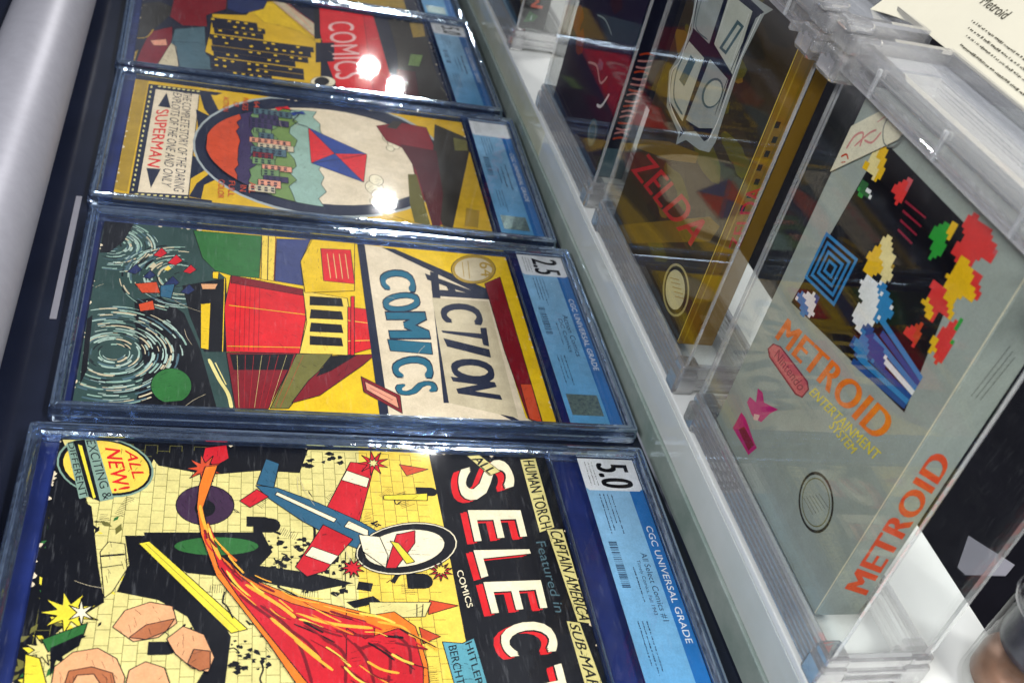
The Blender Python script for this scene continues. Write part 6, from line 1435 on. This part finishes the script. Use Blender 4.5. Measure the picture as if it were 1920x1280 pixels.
BT, BO, bf, bs = carton(-.2040, -.0520, .3744, .0245, .0560, .2150, 'boxbrown', 'boxgold', 'dark brown game box with a silver quartered shield and a gold spine')
brown = []
rng = random.Random(8)
for k in range(40):
    u, v = rng.uniform(0, 150), rng.uniform(0, 200); r = rng.uniform(5, 22)
    brown.append(('P', rng.choice(('umber', 'boxbrown', 'olivedk', 'browngold', 'maroondk', 'umber', 'umber')), [(u + r * 1.6 * math.cos(a) * rng.uniform(.6, 1), v + r * .6 * math.sin(a) * rng.uniform(.6, 1)) for a in [i * math.pi / 6 for i in range(12)]]))
draw(brown + ART['SHIELD'] + [('R', 'yolk', (150.7, -3, 151.5, 210))], shift(bf), BO, clip=(.5, -3, 151.5, 210), mat='carton')  # last strip paints the corner highlight in yellow along the right edge
gs = [('R', 'browngold', (9, -3, 10.4, 210)), ('R', 'umber', (12, 70, 14.5, 210)), ('R', 'oldgold', (3, -3, 4, 210))] + [('R', 'umber', (4 + (k % 3), 96 + k * 9, 7 + (k % 3), 100 + k * 9)) for k in range(7)]
draw(gs + ART['GOLDSPINE'], shift(bs), BO, ('spine_print', 'spine_lettering'), clip=(.8, -3, 23.7, 210), mat='carton')

BT, BO, bf, bs = carton(-.4030, -.2630, .3744, .0245, .0560, .2125, 'violet', 'midnight', 'dark violet game box with a small pale oval seal and reddish spine marks')
dk = []
rng = random.Random(21)
for k in range(26):
    u, v = rng.uniform(5, 135), rng.uniform(40, 205); r = rng.uniform(5, 18)
    dk.append(('P', rng.choice(('violet', 'wine', 'bluegrey', 'wine', 'midnight', 'purple', 'ember')), [(u + r * 1.2 * math.cos(a) * rng.uniform(.5, 1), v + r * math.sin(a) * rng.uniform(.5, 1)) for a in [i * math.pi / 5 for i in range(10)]]))
for r, c in ((1, 'slate'), (.8, 'greyline'), (.55, 'slate')): dk.append(('P', c, [(112 + 11 * r * math.cos(t * math.pi / 12), 24 + 11 * r * math.sin(t * math.pi / 12)) for t in range(24)]))
dk.append(('L', 'silver', 2, [(60, 60), (80, 66), (98, 60), (108, 70)])); dk.append(('L', 'pix_white', 2.5, [(104, 44), (114, 48), (122, 62)])); dk.append(('L', 'silver', 1.2, [(50, 96), (70, 100), (92, 97)]))
draw(dk, bf, BO, clip=(.5, .5, 139.5, 211), mat='carton')
sp = []
for k in range(16):
    v = 34 + k * 4.6; sp.append(('L', 'faintred' if k % 3 else 'rust', 1.6, [(6, v), (12, v + rng.uniform(-1, 3)), (18, v + rng.uniform(0, 2))]))
sp.append(('R', 'slate', (1, 1, 23.5, 26)))
draw(sp, bs, BO, ('spine_print', None), clip=(.8, .5, 23.7, 211), mat='carton')

BT, BO, bf, bs = carton(-.7000, -.5580, .3744, .0275, .0560, .2125, 'black', 'black', 'black game box with orange capital letters on its narrow spine')
draw([('T', 'vermilion', 'MAN', [(20, 22), (20, 66), (8, 66), (8, 22)], .07, 0), ('T', 'vermilion', 'MEGA', [(20, 72), (20, 130), (8, 130), (8, 72)], .07, 0),
      ('P', 'forest', [(4, 6), (14, 8), (18, 14), (8, 18)]), ('P', 'mint', [(10, 9), (12, 9), (12, 14), (11, 14)])], bs, BO, ('spine_print', 'spine_lettering'), clip=(.8, .5, 26.7, 211), mat='carton')
draw([('P', 'navy', [(10, 40), (130, 60), (120, 190), (20, 180)]), ('P', 'wine', [(30, 80), (110, 70), (100, 150), (40, 160)])], bf, BO, ('cover_print', None), clip=(.5, .5, 141, 211), mat='carton')

def chunk(parts):
    bm = bmesh.new()
    for a, c, bev in parts: add_box(bm, a, c, bev)
    return bm

def acrylic_case(x0, x1, label, top=.2720, y0=.3685, y1=.4240):
    t = thing('acrylic_case', label, 'acrylic case', loc=((x0 + x1) / 2, (y0 + y1) / 2, .0382), group='clear cases standing on the riser')
    hw, hd = (x1 - x0) / 2, (y1 - y0) / 2; zt = top - .0382; th = .0022; zb = .0212
    pane('front_wall', (-hw, -hd, zb), (hw, -hd + th, zt), 1, t)
    pane('rear_wall', (-hw, hd - th, zb), (hw, hd, zt), 1, t)
    pane('side_wall', (-hw, -hd + th + .0003, zb), (-hw + th, hd - th - .0003, zt), 0, t, ('acrylic_side', 'acrylic_edge'))
    pane('side_wall', (hw - th, -hd + th + .0003, zb), (hw, hd - th - .0003, zt), 0, t, ('acrylic_side', 'acrylic_edge'))
    base = obj('base_frame', rim_mesh(hw + .0010, hd + .0010, [(0, .0030), (0, .0196), (.0010, .0208), (.0042, .0208), (.0050, .0196), (.0050, .0030)], .003), M['foot'], t)
    pane('base_plate', (-hw + .0045, -hd + .0045, .0150), (hw - .0045, hd - .0045, .0174), 2, t)
    for sy in (-1, 1):      # fine ridges along the long sides of the base
        for k in range(5):
            obj('base_rail', box((-hw + .010, sy * (hd + .0018) - .0008, .0040 + k * .0034), (hw - .010, sy * (hd + .0018) + .0008, .0058 + k * .0034), .0005), M['foot'], base)
    for sx in (-1, 1):
        for k in range(2):
            obj('base_rail', box((sx * (hw + .0018) - .0008, -hd + .010, .0050 + k * .0060), (sx * (hw + .0018) + .0008, hd - .010, .0070 + k * .0060), .0005), M['foot'], base)
    for sx in (-1, 1):
        for sy in (-1, 1):
            f = obj('foot', chunk([((-.0075, -.0075, 0), (.0075, .0075, .0150), .0022), ((-.0062, -.0062, .0153), (.0062, .0062, .0216), .0016)]), M['foot'], base)
            f.location = (sx * (hw - .0045), sy * (hd - .0045), .0002)
    lid = obj('lid_frame', rim_mesh(hw + .0035, hd + .0035, [(0, zt - .0040), (0, zt + .0120), (.0012, zt + .0135), (.0055, zt + .0135), (.0065, zt + .0120), (.0065, zt + .0004), (.0032, zt + .0004), (.0032, zt - .0040)], .004), M['foot'], t)
    obj('lid_sheet', box((-hw + .0032, -hd + .0032, zt + .0040), (hw - .0032, hd - .0032, zt + .0066), .0004), M['lid'], t)
    for sy in (-1, 1):
        for k in range(2):
            obj('lid_ridge', box((-hw + .012, sy * (hd + .0042) - .0006, zt - .0010 + k * .0070), (hw - .012, sy * (hd + .0042) + .0006, zt + .0006 + k * .0070), .0004), M['foot'], lid)
        for k in range(3):
            xx = -hw + (k + .6) * 2 * hw / 3.2
            obj('lid_rib', box((xx - .0012, sy * (hd + .0048) - .0008, zt - .0030), (xx + .0012, sy * (hd + .0048) + .0008, zt + .0110), .0004), M['acrylic_edge'], lid)
    for sx in (-1, 1):
        for sy in (-1, 1):
            q = obj('corner_block', chunk(([((-.0095, -.0095, -.0110), (.0095, .0095, .0030), .0025), ((-.0120, -.0060, .0034), (.0090, .0110, .0130), .0020), ((-.0060, -.0100, .0134), (.0060, .0050, .0190), .0018), ((-.0130, -.0130, -.0040), (-.0098, .0060, .0010), .0008)])[:4 if sy < 0 else 1]), M['foot'], lid)
            q.location = (sx * hw, sy * (hd + .001), zt + .002)
    return t

acrylic_case(.0010, .1865, 'clear acrylic case holding the silver METROID box, a cream card on its lid')
acrylic_case(-.2190, -.0250, 'clear acrylic case holding the brown box with the shield')
acrylic_case(-.4190, -.2460, 'clear acrylic case holding the dark violet game box')
acrylic_case(-.7130, -.5440, 'clear acrylic case holding the black game box with orange spine letters')

# ------------------------------------------------------------------ card on the lid, clear tube, paper
lean = math.radians(40)
up = Vector((0, math.sin(lean), math.cos(lean))); nrm = Vector((0, -math.cos(lean), math.sin(lean)))
mt = Matrix((Vector((1, 0, 0)), up, nrm)).transposed().to_4x4(); mt.translation = Vector((0, .4255, .2870)) 
card = thing('info_card', 'cream folded information card headed Metroid leaning on a clear case lid', 'card', mt)
bm = bmesh.new()
def sheet(bm, fn, nu, nv, th):
    a = [[bm.verts.new(fn(i / nu, j / nv, 0)) for j in range(nv + 1)] for i in range(nu + 1)]
    b = [[bm.verts.new(fn(i / nu, j / nv, -th)) for j in range(nv + 1)] for i in range(nu + 1)]
    for i in range(nu):
        for j in range(nv):
            bm.faces.new((a[i][j], a[i + 1][j], a[i + 1][j + 1], a[i][j + 1])); bm.faces.new((b[i][j + 1], b[i + 1][j + 1], b[i + 1][j], b[i][j]))
    for i in range(nu):
        bm.faces.new((a[i][0], b[i][0], b[i + 1][0], a[i + 1][0])); bm.faces.new((a[i + 1][nv], b[i + 1][nv], b[i][nv], a[i][nv]))
    for j in range(nv):
        bm.faces.new((a[0][j + 1], b[0][j + 1], b[0][j], a[0][j])); bm.faces.new((a[nu][j], b[nu][j], b[nu][j + 1], a[nu][j + 1]))
def cardfn(s, t, z):
    u = -.066 + .206 * s; k = max(0, (-.022 - u) / .044)
    return (u, -.0040 - .010 * k * k + t * (.085 + .010 * k * k), z + .003 * k * k)
sheet(bm, cardfn, 24, 6, .0006)
front = obj('card_sheet', bm, M['card'], card, smooth=False)
rng = random.Random(3)
ci = [('T', 'cardink', 'Metroid', [(-19, 22.5), (2, 22.5), (2, 28), (-19, 28)], .05, 0)]
for k, (v, a, b) in enumerate(((13.2, -11, 90), (9.6, -8, 96), (6.0, -4, 60), (1.0, -1, 100))): ci += dashes(a, b, v, 1.5, 'cardink', rng, .9)
draw(ci, lambda u, v, l: (u / 1000, v / 1000, .0002 + l), card, ('card_print', 'card_lettering'))
back = bmesh.new(); add_box(back, (-.060, .0790, -.058), (.140, .0796, -.0008))
obj('card_back', back, M['card'], card)

tube = thing('clear_tube', 'clear round plastic tube with a dark blue roll inside, standing on the white riser', 'tube', loc=(.1960, .4760, .0381))
prof = [(.0262, .0), (.0262, .150), (.0248, .150), (.0248, .002)]
bm = lathe(prof, 40, cap=False); obj('tube_wall', bm, M['acrylic'], tube, smooth=True)
bm = lathe([(.0268, .060), (.0275, .0605), (.0275, .0635), (.0268, .064)], 40, cap=False); obj('tube_collar', bm, M['foot'], tube, smooth=True)
bm = lathe([(.0215, .0060), (.0236, .0080), (.0238, .0190), (.0215, .0230), (.0120, .0250), (.0005, .0254)], 32); obj('brown_cap', bm, M['copper'], tube, smooth=True)
bm = lathe([(.0120, .0300), (.0215, .0340), (.0228, .0400), (.0228, .1350), (.0210, .1370), (.0005, .1372)], 32); obj('blue_roll', bm, M['navycyl'], tube, smooth=True)

bm = bmesh.new()
pts = [(.0475, .5753), (.0723, .5960), (.0810, .5830), (.0800, .5520), (.074, .5500)]
lo = [bm.verts.new((x - .07, y - .57, 0)) for x, y in pts]; hi = [bm.verts.new((x - .07, y - .57, .0008)) for x, y in pts]
bm.faces.new(hi); bm.faces.new(list(reversed(lo)))
for i in range(5): bm.faces.new((lo[i], lo[(i + 1) % 5], hi[(i + 1) % 5], hi[i]))
bmesh.ops.recalc_face_normals(bm, faces=bm.faces)
pp = tag(obj('paper_scrap', bm, M['whitecard']), 'pale pointed paper piece lying on the dark shelf behind the riser', 'paper')
pp.location = (.07, .57, -.0120)
